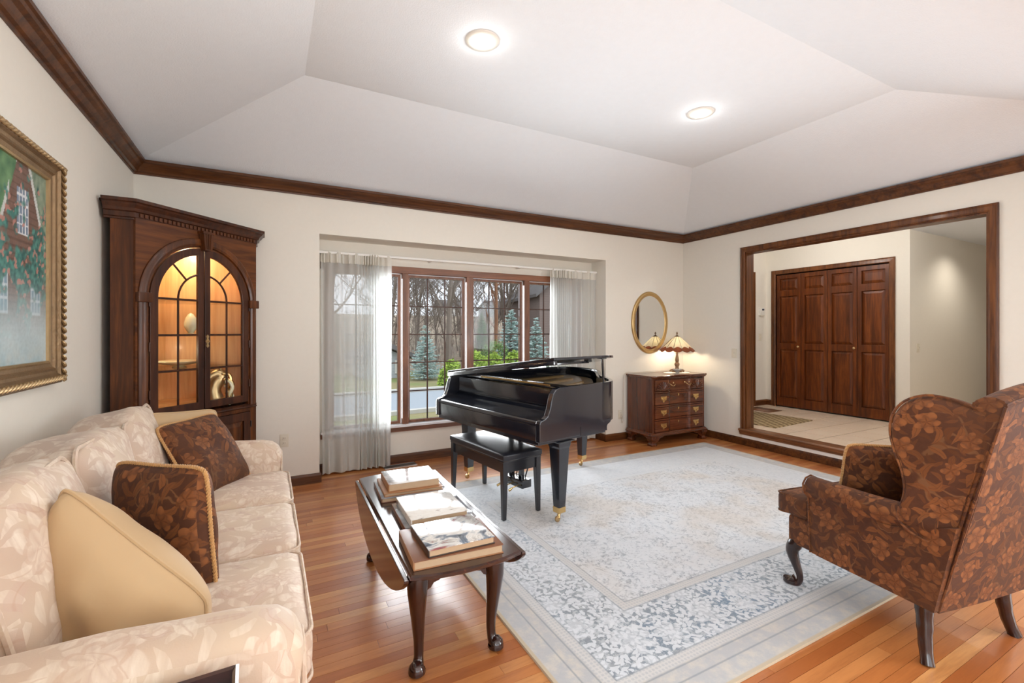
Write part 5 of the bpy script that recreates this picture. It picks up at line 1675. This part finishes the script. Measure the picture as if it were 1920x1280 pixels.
def table_lamp():
    t = thing('table_lamp', 'stained-glass table lamp with cream shade and amber scallops', 'lamp', (4.86, 4.42, ZC+.003))
    m = MB().lathe([(.070, 0), (.072, .008), (.058, .014), (.060, .022), (.040, .032), (.026, .046), (.020, .07), (.028, .085), (.034, .10), (.030, .118), (.018, .13), (.022, .14), (.026, .16), (.022, .19), (.014, .235), (.018, .25), (.012, .262), (.010, .30)], 24)
    m.build('base', 'bronze', t)
    for k in range(4):
        a = PI/4 + k*PI/2
        MB().tube(catmull([(.05*math.cos(a), .05*math.sin(a), .03), (.078*math.cos(a), .078*math.sin(a), .024), (.088*math.cos(a), .088*math.sin(a), .004)], 3), [.012, .011, .011, .01, .012, .013, .012], 8).build('scroll_foot', 'bronze', t)
    MB().tube([(0, 0, .30), (0, 0, .51)], .006, 8).build('stem', 'bronze', t)
    MB().lathe([(.034, .47), (.036, .476), (.02, .486), (.008, .492), (.006, .504), (.012, .512), (.010, .524), (.003, .540)], 16).build('finial', 'bronze', t)
    N = 12
    def ring(rr, z, k): a = 2*PI*k/N; return Vector((rr*math.cos(a), rr*math.sin(a), z))
    for k in range(N):
        mid = 2*PI*(k+.5)/N
        a = [ring(.03, .476, k), ring(.03, .476, k+1), ring(.125, .385, k+1), ring(.125, .385, k), ring(.196, .318, k), ring(.196, .318, k+1)]
        th = .003
        def slab(P):
            P = [Vector(q) for q in P]; nn = (P[1]-P[0]).cross(P[2]-P[0]).normalized()*th
            n_ = len(P)
            return MB().add(P+[q-nn for q in P], [tuple(range(n_)), tuple(range(2*n_-1, n_-1, -1))]+[(q, n_+q, n_+(q+1) % n_, (q+1) % n_) for q in range(n_)])
        # lower edge of the cream panel scalloped upwards
        sc_ = []
        for q in range(7):
            f = q/6
            zlow = .318 + .022*math.sin(PI*f)
            rr = .196 - .022*math.sin(PI*f)
            A, B = ring(rr, zlow, k), ring(rr, zlow, k+1)
            sc_.append(A.lerp(B, f))
        b1 = slab([ring(.03, .476, k), ring(.03, .476, k+1), ring(.125, .392, k+1)] + sc_[::-1] + [ring(.125, .392, k)])
        sh = b1.build('cream_panel', 'glass_cream', t)
        am = []
        for q in range(7):
            f = q/6
            zl = .292 - .022*math.sin(PI*f); rr = .222 + .012*math.sin(PI*f)
            A, B = ring(rr, zl, k), ring(rr, zl, k+1)
            am.append(A.lerp(B, f))
        slab(sc_ + am[::-1]).build('amber_scallop', 'glass_amber', t)
        MB().tube([ring(.03, .477, k), ring(.125, .393, k), ring(.197, .318, k), ring(.222, .292, k)], .0028, 5).build('lead_line', 'bronze', t)
    MB().lathe([(.03, .47), (.034, .478), (.01, .484)], 16).build('shade_cap', 'bronze', t)
    for s in (-1, 1):
        MB().lathe([(.012, 0), (.028, .03), (.03, .05), (.018, .075), (.002, .08)], 12, (s*.045, 0, .345)).build('bulb', 'lamp_lens', t)
    point_light('table_lamp_light', (4.86, 4.42, ZC+.36), 12, (1, .84, .60), .05)
table_lamp()
MB().tube(catmull([(4.86, 4.50, ZC+.012), (4.70, 4.575, ZC+.010), (4.30, 4.59, ZC+.008), (4.115, 4.60, ZC+.004), (4.085, 4.60, .70), (4.085, 4.605, .30), (4.06, 4.60, .22), (4.052, 4.61, .33)], 8), .003, 6).build('lamp_cord', 'cord_white')
tag(bpy.data.objects['lamp_cord'], 'thin lamp cord running from the chest to the wall outlet', 'cord')

# ------------------------------------------------------------------ oval mirror
def oval_mirror():
    t = thing('oval_mirror', 'oval wall mirror in a gilt frame above the chest', 'mirror', (4.565, yB, 1.525))
    A, B = .328, .420
    prof = [(0, 0), (.004, .014), (.014, .024), (.026, .024), (.034, .018), (.046, .020), (.056, .014), (.062, .006), (.062, 0)]
    rings = []
    for k in range(72):
        a = 2*PI*k/72
        n_ = Vector((math.cos(a)/A, 0, math.sin(a)/B)).normalized()
        P = Vector((A*math.cos(a), 0, B*math.sin(a)))
        rings.append([P - n_*o + Vector((0, -d-.001, 0)) for o, d in prof])
    rings.append(rings[0])
    MB().loft(rings, cap=False).build('frame', 'gilt_mirror', t)
    MB().prism([((A-.058)*math.cos(2*PI*k/72), (B-.058)*math.sin(2*PI*k/72)) for k in range(72)], 'y', -.010, -.004).build('mirror_glass', 'mirror', t)
oval_mirror()

# ------------------------------------------------------------------ sheer curtains and rod
def curtain(label, xa, xb, dense, seed):
    c = thing('sheer_curtain', label, 'curtain', ((xa+xb)/2, 4.80, 0), 0, 'sheer curtains in the bay')
    n, nz_ = 240, 26
    rg = random.Random(seed)
    ph = [rg.random()*6 for _ in range(6)]
    # fold phase runs faster where the cloth is bunched
    phs = [0]
    for k in range(n):
        s = k/n
        dn = 11 + 34*math.exp(-((s-dense)/.17)**2)
        phs.append(phs[-1] + dn*2*PI/n*.62)
    def surf(k, z):
        s = k/n
        t = z/2.14
        amp = lerp(.030, .017, t) * (.7+.3*math.sin(s*9+ph[0]))
        y = amp*math.sin(phs[k] + .35*math.sin(t*3+ph[1])) + .010*math.sin(s*23+t*2+ph[2])
        x = lerp(xa, xb, s) - (xa+xb)/2 + .012*math.sin(phs[k]*.5+t*2.2+ph[3])*(1-t)
        return (x, y, .018+.0*s+z)
    def sheet(z0, z1, rows, oy=0):
        vs = [(lambda q: (q[0], q[1]+oy, q[2]))(surf(k, lerp(z0, z1, j/rows))) for k in range(n+1) for j in range(rows+1)]
        fs = [(k*(rows+1)+j, (k+1)*(rows+1)+j, (k+1)*(rows+1)+j+1, k*(rows+1)+j+1) for k in range(n) for j in range(rows)]
        return MB().add(vs, fs, True)
    sheet(0.0, 2.07, nz_).build('panel', 'sheer', c, autosmooth=False)
    sheet(0.0, .16, 3, .004).build('hem', 'sheer_dense', c, autosmooth=False)
    hd_ = sheet(2.06, 2.165, 4, -.001).build('heading', 'sheer_dense', c, autosmooth=False)
    for k in range(11 if xb < 2 else 12):
        s = (k+.5)/12 if k < 6 else dense + (k-9)*.035
        if not 0.02 < s < .98: continue
        q = surf(int(s*n), 2.1)
        MB().rbox((.014, .034, .095), .006, (q[0], q[1]-.014, 2.12), 4).build('pinch_pleat', 'sheer_dense', hd_)
curtain('sheer white curtain at the left side of the bay window', .455, 1.135, .68, 1)
curtain('sheer white curtain at the right side of the bay window behind the piano', 3.075, 3.80, .25, 4)
def rod():
    t = thing('curtain_rod', 'white traverse curtain rod above the bay window', 'curtain rod', (2.118, 4.80, 2.175))
    MB().box(-1.685, 1.685, -.009, .009, -.012, .012, ch=.003).build('rod', 'white_paint', t)
    for x in (-1.66, -.55, .55, 1.66): MB().box(x-.01, x+.01, .008, .117, -.010, .010).build('bracket', 'white_paint', t)
    for x in (-.42, .40): MB().tube([(x, -.006, -.01), (x, -.008, -.03)], .003, 6).build('glider', 'white_plastic', t)
rod()

# ------------------------------------------------------------------ small fittings
def plate_fit(name, label, cat, loc, face, kind, mat='almond_plastic'):
    """face: unit direction the plate looks towards"""
    ang = math.atan2(face[1], face[0]) + PI/2
    t = thing(name, label, cat, loc, ang)
    MB().box(-.036, .036, -.006, .0005, -.058, .058, ch=.003).build('cover_plate', mat, t)
    if kind == 'outlet':
        for z in (-.022, .022):
            s = MB().box(-.016, .016, -.008, -.005, z-.015, z+.015, ch=.003).build('socket', mat, t)
            for x in (-.006, .006): MB().box(x-.0012, x+.0012, -.0085, -.0078, z-.004, z+.007).build('slot', 'black_metal', s)
    else:
        MB().box(-.006, .006, -.009, -.005, -.012, .012).build('switch_collar', mat, t)
        MB().box(-.004, .004, -.018, -.008, .0, .010, ch=.001).build('toggle', mat, t)
    return t
o = plate_fit('wall_outlet', 'almond wall outlet beside the chest with the lamp cord plugged in', 'outlet', (4.052, yB, .326), (0, -1), 'outlet')
MB().rbox((.024, .03, .024), .006, (0, -.02, -.022), 4).build('plug', 'cord_white', o)
plate_fit('wall_outlet', 'wall outlet behind the far sofa arm', 'outlet', (.13, yB, .42), (0, -1), 'outlet')
plate_fit('light_switch', 'almond light switch on the wall beside the foyer opening', 'switch', (xR, 3.814, 1.13), (-1, 0), 'switch')
plate_fit('light_switch', 'light switch in the foyer below the thermostat', 'switch', (7.13, fyB, 1.312), (0, -1), 'switch')
plate_fit('light_switch', 'light switch on the lit hall wall right of the closet', 'switch', (7.52, fyH, 1.19), (0, -1), 'switch')
def thermostat():
    t = thing('thermostat', 'white thermostat on the foyer wall beside the closet', 'thermostat', (7.155, fyB, 1.733))
    MB().box(-.06, .06, -.028, 0, -.062, .062, ch=.006).build('housing', 'white_plastic', t)
    MB().box(-.01, .045, -.030, -.027, .018, .044).build('display', 'dark_pane', t)
    for z in (-.02, -.035, -.05): MB().box(-.048, -.02, -.0295, -.027, z, z+.006).build('button', 'almond_plastic', t)
    MB().box(-.05, .05, -.034, -.026, -.074, -.060, ch=.003).build('base_strip', 'almond_plastic', t)
thermostat()
def register():
    t = thing('floor_register', 'grey metal floor vent below the window', 'vent', (1.22, 4.80, 0), R(3))
    m = holed([-.17, -.155, .155, .17], [-.055, -.042, .042, .055], lambda u, v: abs(u) < .155 and abs(v) < .042, lambda u, v, d: (u, v, d), .006)
    m.build('frame', 'steel', t)
    MB().box(-.156, .156, -.043, .043, .0003, .001).build('duct', 'black_metal', t)
    for k in range(26):
        MB().box(-.150+k*.012-.0025, -.150+k*.012+.0025, -.042, .042, .001, .005).build('slat', 'steel', t)
register()
mt = MB().box(-.46, .46, -.40, .40, 0, .012, ch=.004).build('door_mat', 'mat_weave')
mt.location = (6.02, 3.95, zF+.0005); mt.rotation_euler = (0, 0, R(4)); tag(mt, 'woven straw door mat on the foyer tiles', 'mat')
mt2 = MB().box(-.16, .16, -.20, .20, 0, .008, ch=.003).build('floor_vent', 'sill_oak')
mt2.location = (6.75, 4.45, zF+.0005); tag(mt2, 'small brown floor grille by the front door', 'vent')
# recessed downlights
for k, (x, y) in enumerate(((1.148, 2.545), (3.08, 2.56))):
    t = thing('recessed_downlight', ('recessed ceiling light nearer the sofa side of the ceiling', 'recessed ceiling light nearer the foyer side of the ceiling')[k], 'light', (x, y, zFL), 0, 'ceiling downlights')
    MB().lathe([(.062, -.001), (.066, -.012), (.10, -.008), (.105, -.001)], 36).build('trim_ring', 'white_plastic', t)
    MB().lathe([(.064, -.0005), (.062, -.006), (.0, -.009)], 32).build('lens', 'lamp_lens', t)
    spot_light('downlight_beam', (x, y, zFL-.03), 40, (1, .98, .95), R(165), .6, .06)
    point_light('downlight_glow', (x, y, zFL-.05), 1.4, (1, .95, .88), .05)
for k, (x, y, e) in enumerate(((6.2, 3.6, 28), (6.2, 1.8, 36), (8.35, 2.30, 40))):
    t = thing('hall_downlight', ('foyer ceiling light over the mat', 'foyer ceiling light near the step', 'hall ceiling light washing the wall')[k], 'light', (x, y, zFC))
    MB().lathe([(.05, -.001), (.055, -.010), (.085, -.006), (.09, -.001)], 28).build('trim_ring', 'white_plastic', t)
    MB().lathe([(.052, -.0005), (.05, -.006), (.0, -.008)], 24).build('lens', 'lamp_lens', t)
    if k == 2: spot_light('hall_beam', (x, y, zFC-.03), e, (1, .92, .80), R(140), .8, .05)
    else: point_light('hall_beam', (x, y, zFC-.09), e, (1, .96, .90), .05)
# ------------------------------------------------------------------ outdoors
GZ = -.75
def terrain(y, x):
    r_ = smooth((y-19)/60)
    return GZ + 5.0*r_ + (.35*mnoise.noise(Vector((x*.09, y*.09, 0))) if y > 21 else 0)
def ground(name, x0, x1, y0, y1, nx, ny_, mat, dz=0):
    vs = [(lerp(x0, x1, a/nx), lerp(y0, y1, b/ny_), terrain(lerp(y0, y1, b/ny_), lerp(x0, x1, a/nx))+dz) for a in range(nx+1) for b in range(ny_+1)]
    fs = [(a*(ny_+1)+b, (a+1)*(ny_+1)+b, (a+1)*(ny_+1)+b+1, a*(ny_+1)+b+1) for a in range(nx) for b in range(ny_)]
    return struct(MB().add(vs, fs, True).build(name, mat))
ground('ground_lawn', -40, 70, 5.3, 24, 22, 12, 'lawn')
ground('ground_hillside', -60, 110, 23.5, 90, 40, 20, 'litter')
# the road runs across the view and bends away
rp = [(-30, 12.0), (-8, 13.0), (2, 13.9), (8, 14.1), (14, 13.4), (24, 11.5), (44, 6)]
rc = catmull([(x, y, 0) for x, y in rp], 5)
def strip(name, w0, w1, dz, mat, thick=.02):
    L, Rr = [], []
    for i_, q in enumerate(rc):
        t = (rc[min(i_+1, len(rc)-1)]-rc[max(i_-1, 0)]).normalized(); nn = Vector((-t.y, t.x, 0))
        L.append(q+nn*w0); Rr.append(q+nn*w1)
    rings = [[(a.x, a.y, GZ+dz-thick), (a.x, a.y, GZ+dz), (b.x, b.y, GZ+dz), (b.x, b.y, GZ+dz-thick)] for a, b in zip(L, Rr)]
    return struct(MB().loft(rings, smooth_=False).build(name, mat))
strip('ground_road', -1.9, 1.9, .02, 'asphalt')
strip('ground_curb', 1.9, 2.2, .14, 'curb', .16)
strip('ground_curb_near', -2.1, -1.9, .10, 'curb', .14)
def tree(label, x, y, h, r0, seed, mat='bark', lean=0.0, fork=.32, depth=5):
    rg = random.Random(seed)
    z0 = terrain(y, x)
    t = thing('bare_tree', label, 'tree', (x, y, z0-.05), rg.random()*6, 'bare trees beyond the road')
    tw = MB(); tr = MB()
    def branch(p, d, L, r_, lev, mb):
        n = 5
        pts, rad = [p.copy()], [r_]
        dd = d.copy()
        for k in range(n):
            dd = (dd + Vector((rg.uniform(-1, 1), rg.uniform(-1, 1), rg.uniform(-.4, .7)))*(.10+.05*lev)).normalized()
            pts.append(pts[-1]+dd*L/n); rad.append(r_*(1-.62*(k+1)/n) if lev else r_*(1-.40*(k+1)/n))
        mb.tube(pts, rad, 7 if lev == 0 else (5 if lev < 3 else 3), cap=False)
        if lev >= depth: return
        kids = (6, 5, 4, 4, 3)[min(lev, 4)]
        for k in range(kids):
            f = lerp(fork if lev == 0 else .25, .98, (k+rg.random()*.7)/kids)
            i_ = min(n-1, int(f*n)); q = pts[i_].lerp(pts[i_+1], f*n-i_)
            az = rg.uniform(0, 2*PI); up = rg.uniform(.15, .8)
            side = Vector((math.cos(az), math.sin(az), up)).normalized()
            nd = (dd*.45 + side*.85).normalized()
            branch(q, nd, L*rg.uniform(.45, .68)*(1 if lev else .8), max(.010, rad[i_]*rg.uniform(.42, .62)), lev+1, mb if lev+1 < 2 else tw)
    branch(Vector((0, 0, 0)), Vector((lean, 0, 1)).normalized(), h*.62, r0, 0, tr)
    tr.build('trunk', mat, t)
    tw.build('twigs', mat if mat != 'bark_red' else 'bark', t)
TR = [('tall bare oak with a thick grey trunk and a long arching limb', 8.75, 24.0, 11.5, .17, 11, 'bark', -.05), ('bare reddish-trunked tree among the right-hand evergreens', 12.2, 25.0, 10.5, .13, 12, 'bark_red', .02),
      ('slim bare tree left of the blue spruce', 7.2, 26.5, 10, .09, 13, 'bark', .05), ('broad bare tree with low twigs behind the left sash', 5.6, 24.5, 11, .12, 14, 'bark', .1),
      ('wide crooked bare tree behind the right sash', 16.2, 31.0, 13, .15, 15, 'bark', -.1), ('slender bare tree in the middle of the woods', 11.5, 29.0, 12, .10, 16, 'bark', .02),
      ('bare tree far back between the two big sashes', 15.0, 37.0, 14, .14, 17, 'bark', 0), ('leaning bare tree behind the blue spruce', 9.0, 31.0, 13, .11, 18, 'bark', .12),
      ('thin bare tree at the edge of the left lawn', 6.6, 33.0, 12, .11, 19, 'bark', 0), ('dense twiggy bare tree beyond the garage', 8.0, 38.0, 14, .14, 20, 'bark', -.05),
      ('bare tree near the dark neighbouring house', 19.0, 36.0, 14, .14, 21, 'bark', 0), ('distant bare tree crowning the slope', 18.0, 46.0, 15, .16, 22, 'bark', 0),
      ('tall bare tree on the slope above the hedge', 14.0, 28.0, 12, .11, 23, 'bark', .06), ('bare tree on the slope left of the big oak', 10.4, 35.0, 13, .12, 24, 'bark', -.06)]
for a in TR: tree(*a)
rs = random.Random(77)
names = ['thin sapling', 'crooked sapling', 'forked sapling', 'leaning sapling', 'straight sapling']
where = ['left of the big oak', 'right of the big oak', 'behind the hedge', 'high on the slope', 'low on the slope', 'behind the left sash', 'behind the right sash', 'near the white house']
for k in range(16):
    yy = rs.uniform(25, 44)
    tree('%s %s among the bare trees' % (names[k % 5], where[k % 8]), yy*lerp(.20, .60, (k+.5)/16), yy, rs.uniform(6, 9), rs.uniform(.05, .09), 100+k, 'bark', rs.uniform(-.1, .1), .2, 4)
lw = ['beside the grey shed', 'left of the grey shed', 'far left of the road', 'on the far left slope', 'above the left lawn', 'high on the left slope']
for k in range(6):
    yy = rs.uniform(25, 38)
    tree('tall bare tree %s' % lw[k], yy*lerp(-.25, .14, (k+.5)/6), yy, rs.uniform(10, 13), rs.uniform(.10, .16), 140+k, 'bark', rs.uniform(-.08, .08), .3, 4)
# undergrowth: thousands of thin stems on the slope
rg = random.Random(40)
m = MB()
for k in range(2600):
    y = rg.uniform(25, 60); x = y*rg.uniform(-.35, .72)
    z = terrain(y, x); h = rg.uniform(.5, 2.4)
    dx, dy = rg.uniform(-.5, .5)*h*.4, rg.uniform(-.3, .3)*h*.4
    m.tube([(x, y, z), (x+dx*.4, y+dy*.4, z+h*.5), (x+dx, y+dy, z+h)], [.020, .014, .006], 3, cap=False)
    for q in range(2):
        f = rg.uniform(.3, .8); a = rg.uniform(0, 6.28); l = h*.3
        b = (x+dx*f, y+dy*f, z+h*f)
        m.tube([b, (b[0]+math.cos(a)*l*.6, b[1]+math.sin(a)*l*.6, b[2]+l*.7)], [.014, .006], 3, cap=False)
o = m.build('undergrowth', 'twig'); tag(o, 'brown leafless undergrowth covering the wooded slope', 'brush', kind='stuff')
def spruce(label, x, y, h, w, seed, mat='spruce'):
    rg = random.Random(seed)
    t = thing('spruce_tree', label, 'tree', (x, y, terrain(y, x)), 0, 'conifers across the road')
    MB().tube([(0, 0, -.05), (0, 0, h*.95)], [w*.07, .01], 7).build('trunk', 'bark', t)
    m = MB()
    tiers = int(h*9)
    for k in range(tiers):
        f = (k+.3)/tiers
        z = h*(.04+.95*f); rr = w/2*(1-f)**.85*(.9+.2*rg.random())
        nb = max(5, int(17*(1-f))+4)
        for q in range(nb):
            a = 2*PI*(q+rg.random())/nb
            L = rr*rg.uniform(.62, 1.15); zj = rg.uniform(-.6, .6)*h/tiers*1.6
            ca, sa = math.cos(a), math.sin(a)
            # bough: needle tufts along the branch
            for s_ in range(4):
                g = lerp(.35, 1, s_/3)
                px, py, pz = ca*L*g, sa*L*g, z + zj - .10*L*g + .16*L*g*g
                for e in (-1, 0, 1):
                    b = a + e*.75
                    l = .10*h/2.6*rg.uniform(.8, 1.3); wd_ = l*.30
                    tip = (px+math.cos(b)*l, py+math.sin(b)*l, pz+.03*rg.uniform(-1, 1.6))
                    nx_, ny2 = -math.sin(b)*wd_, math.cos(b)*wd_
                    m.add([(px+nx_, py+ny2, pz-.01), (px-nx_, py-ny2, pz-.01), tip, (px, py, pz+wd_*.9)], [(0, 1, 2), (0, 2, 3), (1, 3, 2), (0, 3, 1)], False)
    m.build('needles', mat, t)
spruce('blue spruce standing across the road left of centre', 6.24, 20.0, 2.45, 1.55, 51)
spruce('blue spruce to the right of the reddish trunk', 11.1, 21.0, 3.3, 1.9, 52)
spruce('blue spruce by the dark neighbouring house', 12.0, 20.0, 2.85, 1.7, 53)
spruce('small dark green conifer up the slope', 12.6, 28.0, 3.0, 1.2, 54, 'evergreen')
def shrub(label, x, y, rx, ry, h, seed, mat='shrub', n=1500):
    rg = random.Random(seed)
    t = thing('shrub', label, 'shrub', (x, y, terrain(y, x)), 0, 'green shrubs')
    MB().tube([(0, 0, 0), (0, 0, h*.5)], [.04, .02], 6).build('stem', 'bark', t)
    m = MB()
    for k in range(n):
        a = rg.uniform(0, 2*PI); u = rg.uniform(-.1, 1); rr = math.sqrt(max(0, 1-u*u))*rg.uniform(.75, 1.05)
        p = Vector((rx*rr*math.cos(a), ry*rr*math.sin(a), h*max(.03, u)*rg.uniform(.85, 1.05)))
        d = Vector((rg.uniform(-1, 1), rg.uniform(-1, 1), rg.uniform(-.3, 1))).normalized(); e = d.orthogonal().normalized()
        l = rg.uniform(.05, .09)
        m.add([p-d*l, p+e*l*.5, p+d*l, p-e*l*.5], [(0, 1, 2, 3)], False)
    m.build('foliage', mat, t)
shrub('bright green shrub by the curb right of the blue spruce', 6.35, 16.9, .55, .6, 1.05, 61)
shrub('low bright green hedge in front of the right spruces, left part', 7.5, 17.3, .62, .6, 1.35, 62)
shrub('low bright green hedge in front of the right spruces, middle part', 8.4, 17.5, .6, .6, 1.25, 63)
shrub('low bright green hedge in front of the right spruces, right part', 9.3, 17.3, .6, .6, 1.3, 64)
shrub('pale green juniper on the bank behind the hedge', 9.7, 20.0, 1.0, .8, 1.7, 65, 'evergreen')
# dry grasses under the window
m = MB()
for k in range(900):
    x = rg.uniform(.2, 5.2); y = rg.uniform(7.0, 9.4) if k % 3 else rg.uniform(6.2, 7.2)
    h = rg.uniform(.18, .52); a = rg.uniform(0, 6.28); ln = h*.35
    m.tube([(x, y, GZ), (x+math.cos(a)*ln*.4, y+math.sin(a)*ln*.4, GZ+h*.6), (x+math.cos(a)*ln, y+math.sin(a)*ln, GZ+h)], [.006, .005, .002], 3, cap=False)
o = m.build('dry_grass', 'dry_grass'); tag(o, 'dry straw-coloured ornamental grass below the window', 'grass', kind='stuff')
# houses
def house(name, label, x, y, w, d, hw, hr, mat, rot=0, wins=(), z=None, gable='x'):
    t = thing(name, label, 'house', (x, y, terrain(y, x) if z is None else z), R(rot))
    if gable == 'x':
        poly = [(-w/2, 0), (w/2, 0), (w/2, hw), (0, hw+hr), (-w/2, hw)]
        MB().prism(poly, 'y', -d/2, d/2).build('walls', mat, t)
        for s in (-1, 1):
            ov = .35
            sl_ = hr/(w/2)
            MB().prism([(0, hw+hr+.05), (s*(w/2+ov), hw-ov*sl_+.05), (s*(w/2+ov), hw-ov*sl_+.25), (0, hw+hr+.27)], 'y', -d/2-.4, d/2+.4).build('roof_slope', 'roof_shingle', t)
    else:
        MB().prism([(-d/2, 0), (d/2, 0), (d/2, hw), (0, hw+hr), (-d/2, hw)], 'x', -w/2, w/2).build('walls', mat, t)
        for s in (-1, 1):
            ov = .35
            sl_ = hr/(d/2)
            MB().prism([(0, hw+hr+.05), (s*(d/2+ov), hw-ov*sl_+.05), (s*(d/2+ov), hw-ov*sl_+.25), (0, hw+hr+.27)], 'x', -w/2-.4, w/2+.4).build('roof_slope', 'roof_shingle', t)
    for (wx, wz, ww, wh) in wins:
        f = MB().box(wx-ww/2-.08, wx+ww/2+.08, -d/2-.06, -d/2+.02, wz-.08, wz+wh+.08).build('window_frame', 'siding_white', t)
        MB().box(wx-ww/2, wx+ww/2, -d/2-.08, -d/2-.055, wz, wz+wh).build('window_pane', 'dark_pane', f)
    return t
house('neighbour_house', 'dark brown clapboard house with steep gable at the right', 20.4, 27.5, 9.0, 7, 4.6, 3.8, 'siding_brown', -12, ((-2, 1.2, 1.0, 1.3), (1.8, 3.2, .9, 1.2)), GZ)
house('garage', 'low grey-sided shed across the road at the left', 4.75, 22.5, 1.9, 2.2, .95, .40, 'siding_grey', 8, ((.55, .3, .3, .45),), GZ)
house('white_house', 'distant white house seen between trunks up the slope', 35.5, 72, 5, 5, 2.6, 1.3, 'siding_grey', 10, ((-1.5, .5, .7, .9), (0, .5, .7, .9), (1.5, .5, .7, .9), (-1.5, 1.7, .7, .7), (1.5, 1.7, .7, .7)), 2.6, 'y')
house('pale_house', 'pale house with two rows of windows behind the left woods', 28.5, 76, 5, 5, 2.6, 1.3, 'siding_white', -6, ((-1.5, .5, .7, .9), (0, .5, .7, .9), (1.5, .5, .7, .9), (-1, 1.7, .7, .7), (1, 1.7, .7, .7)), 2.8, 'y')
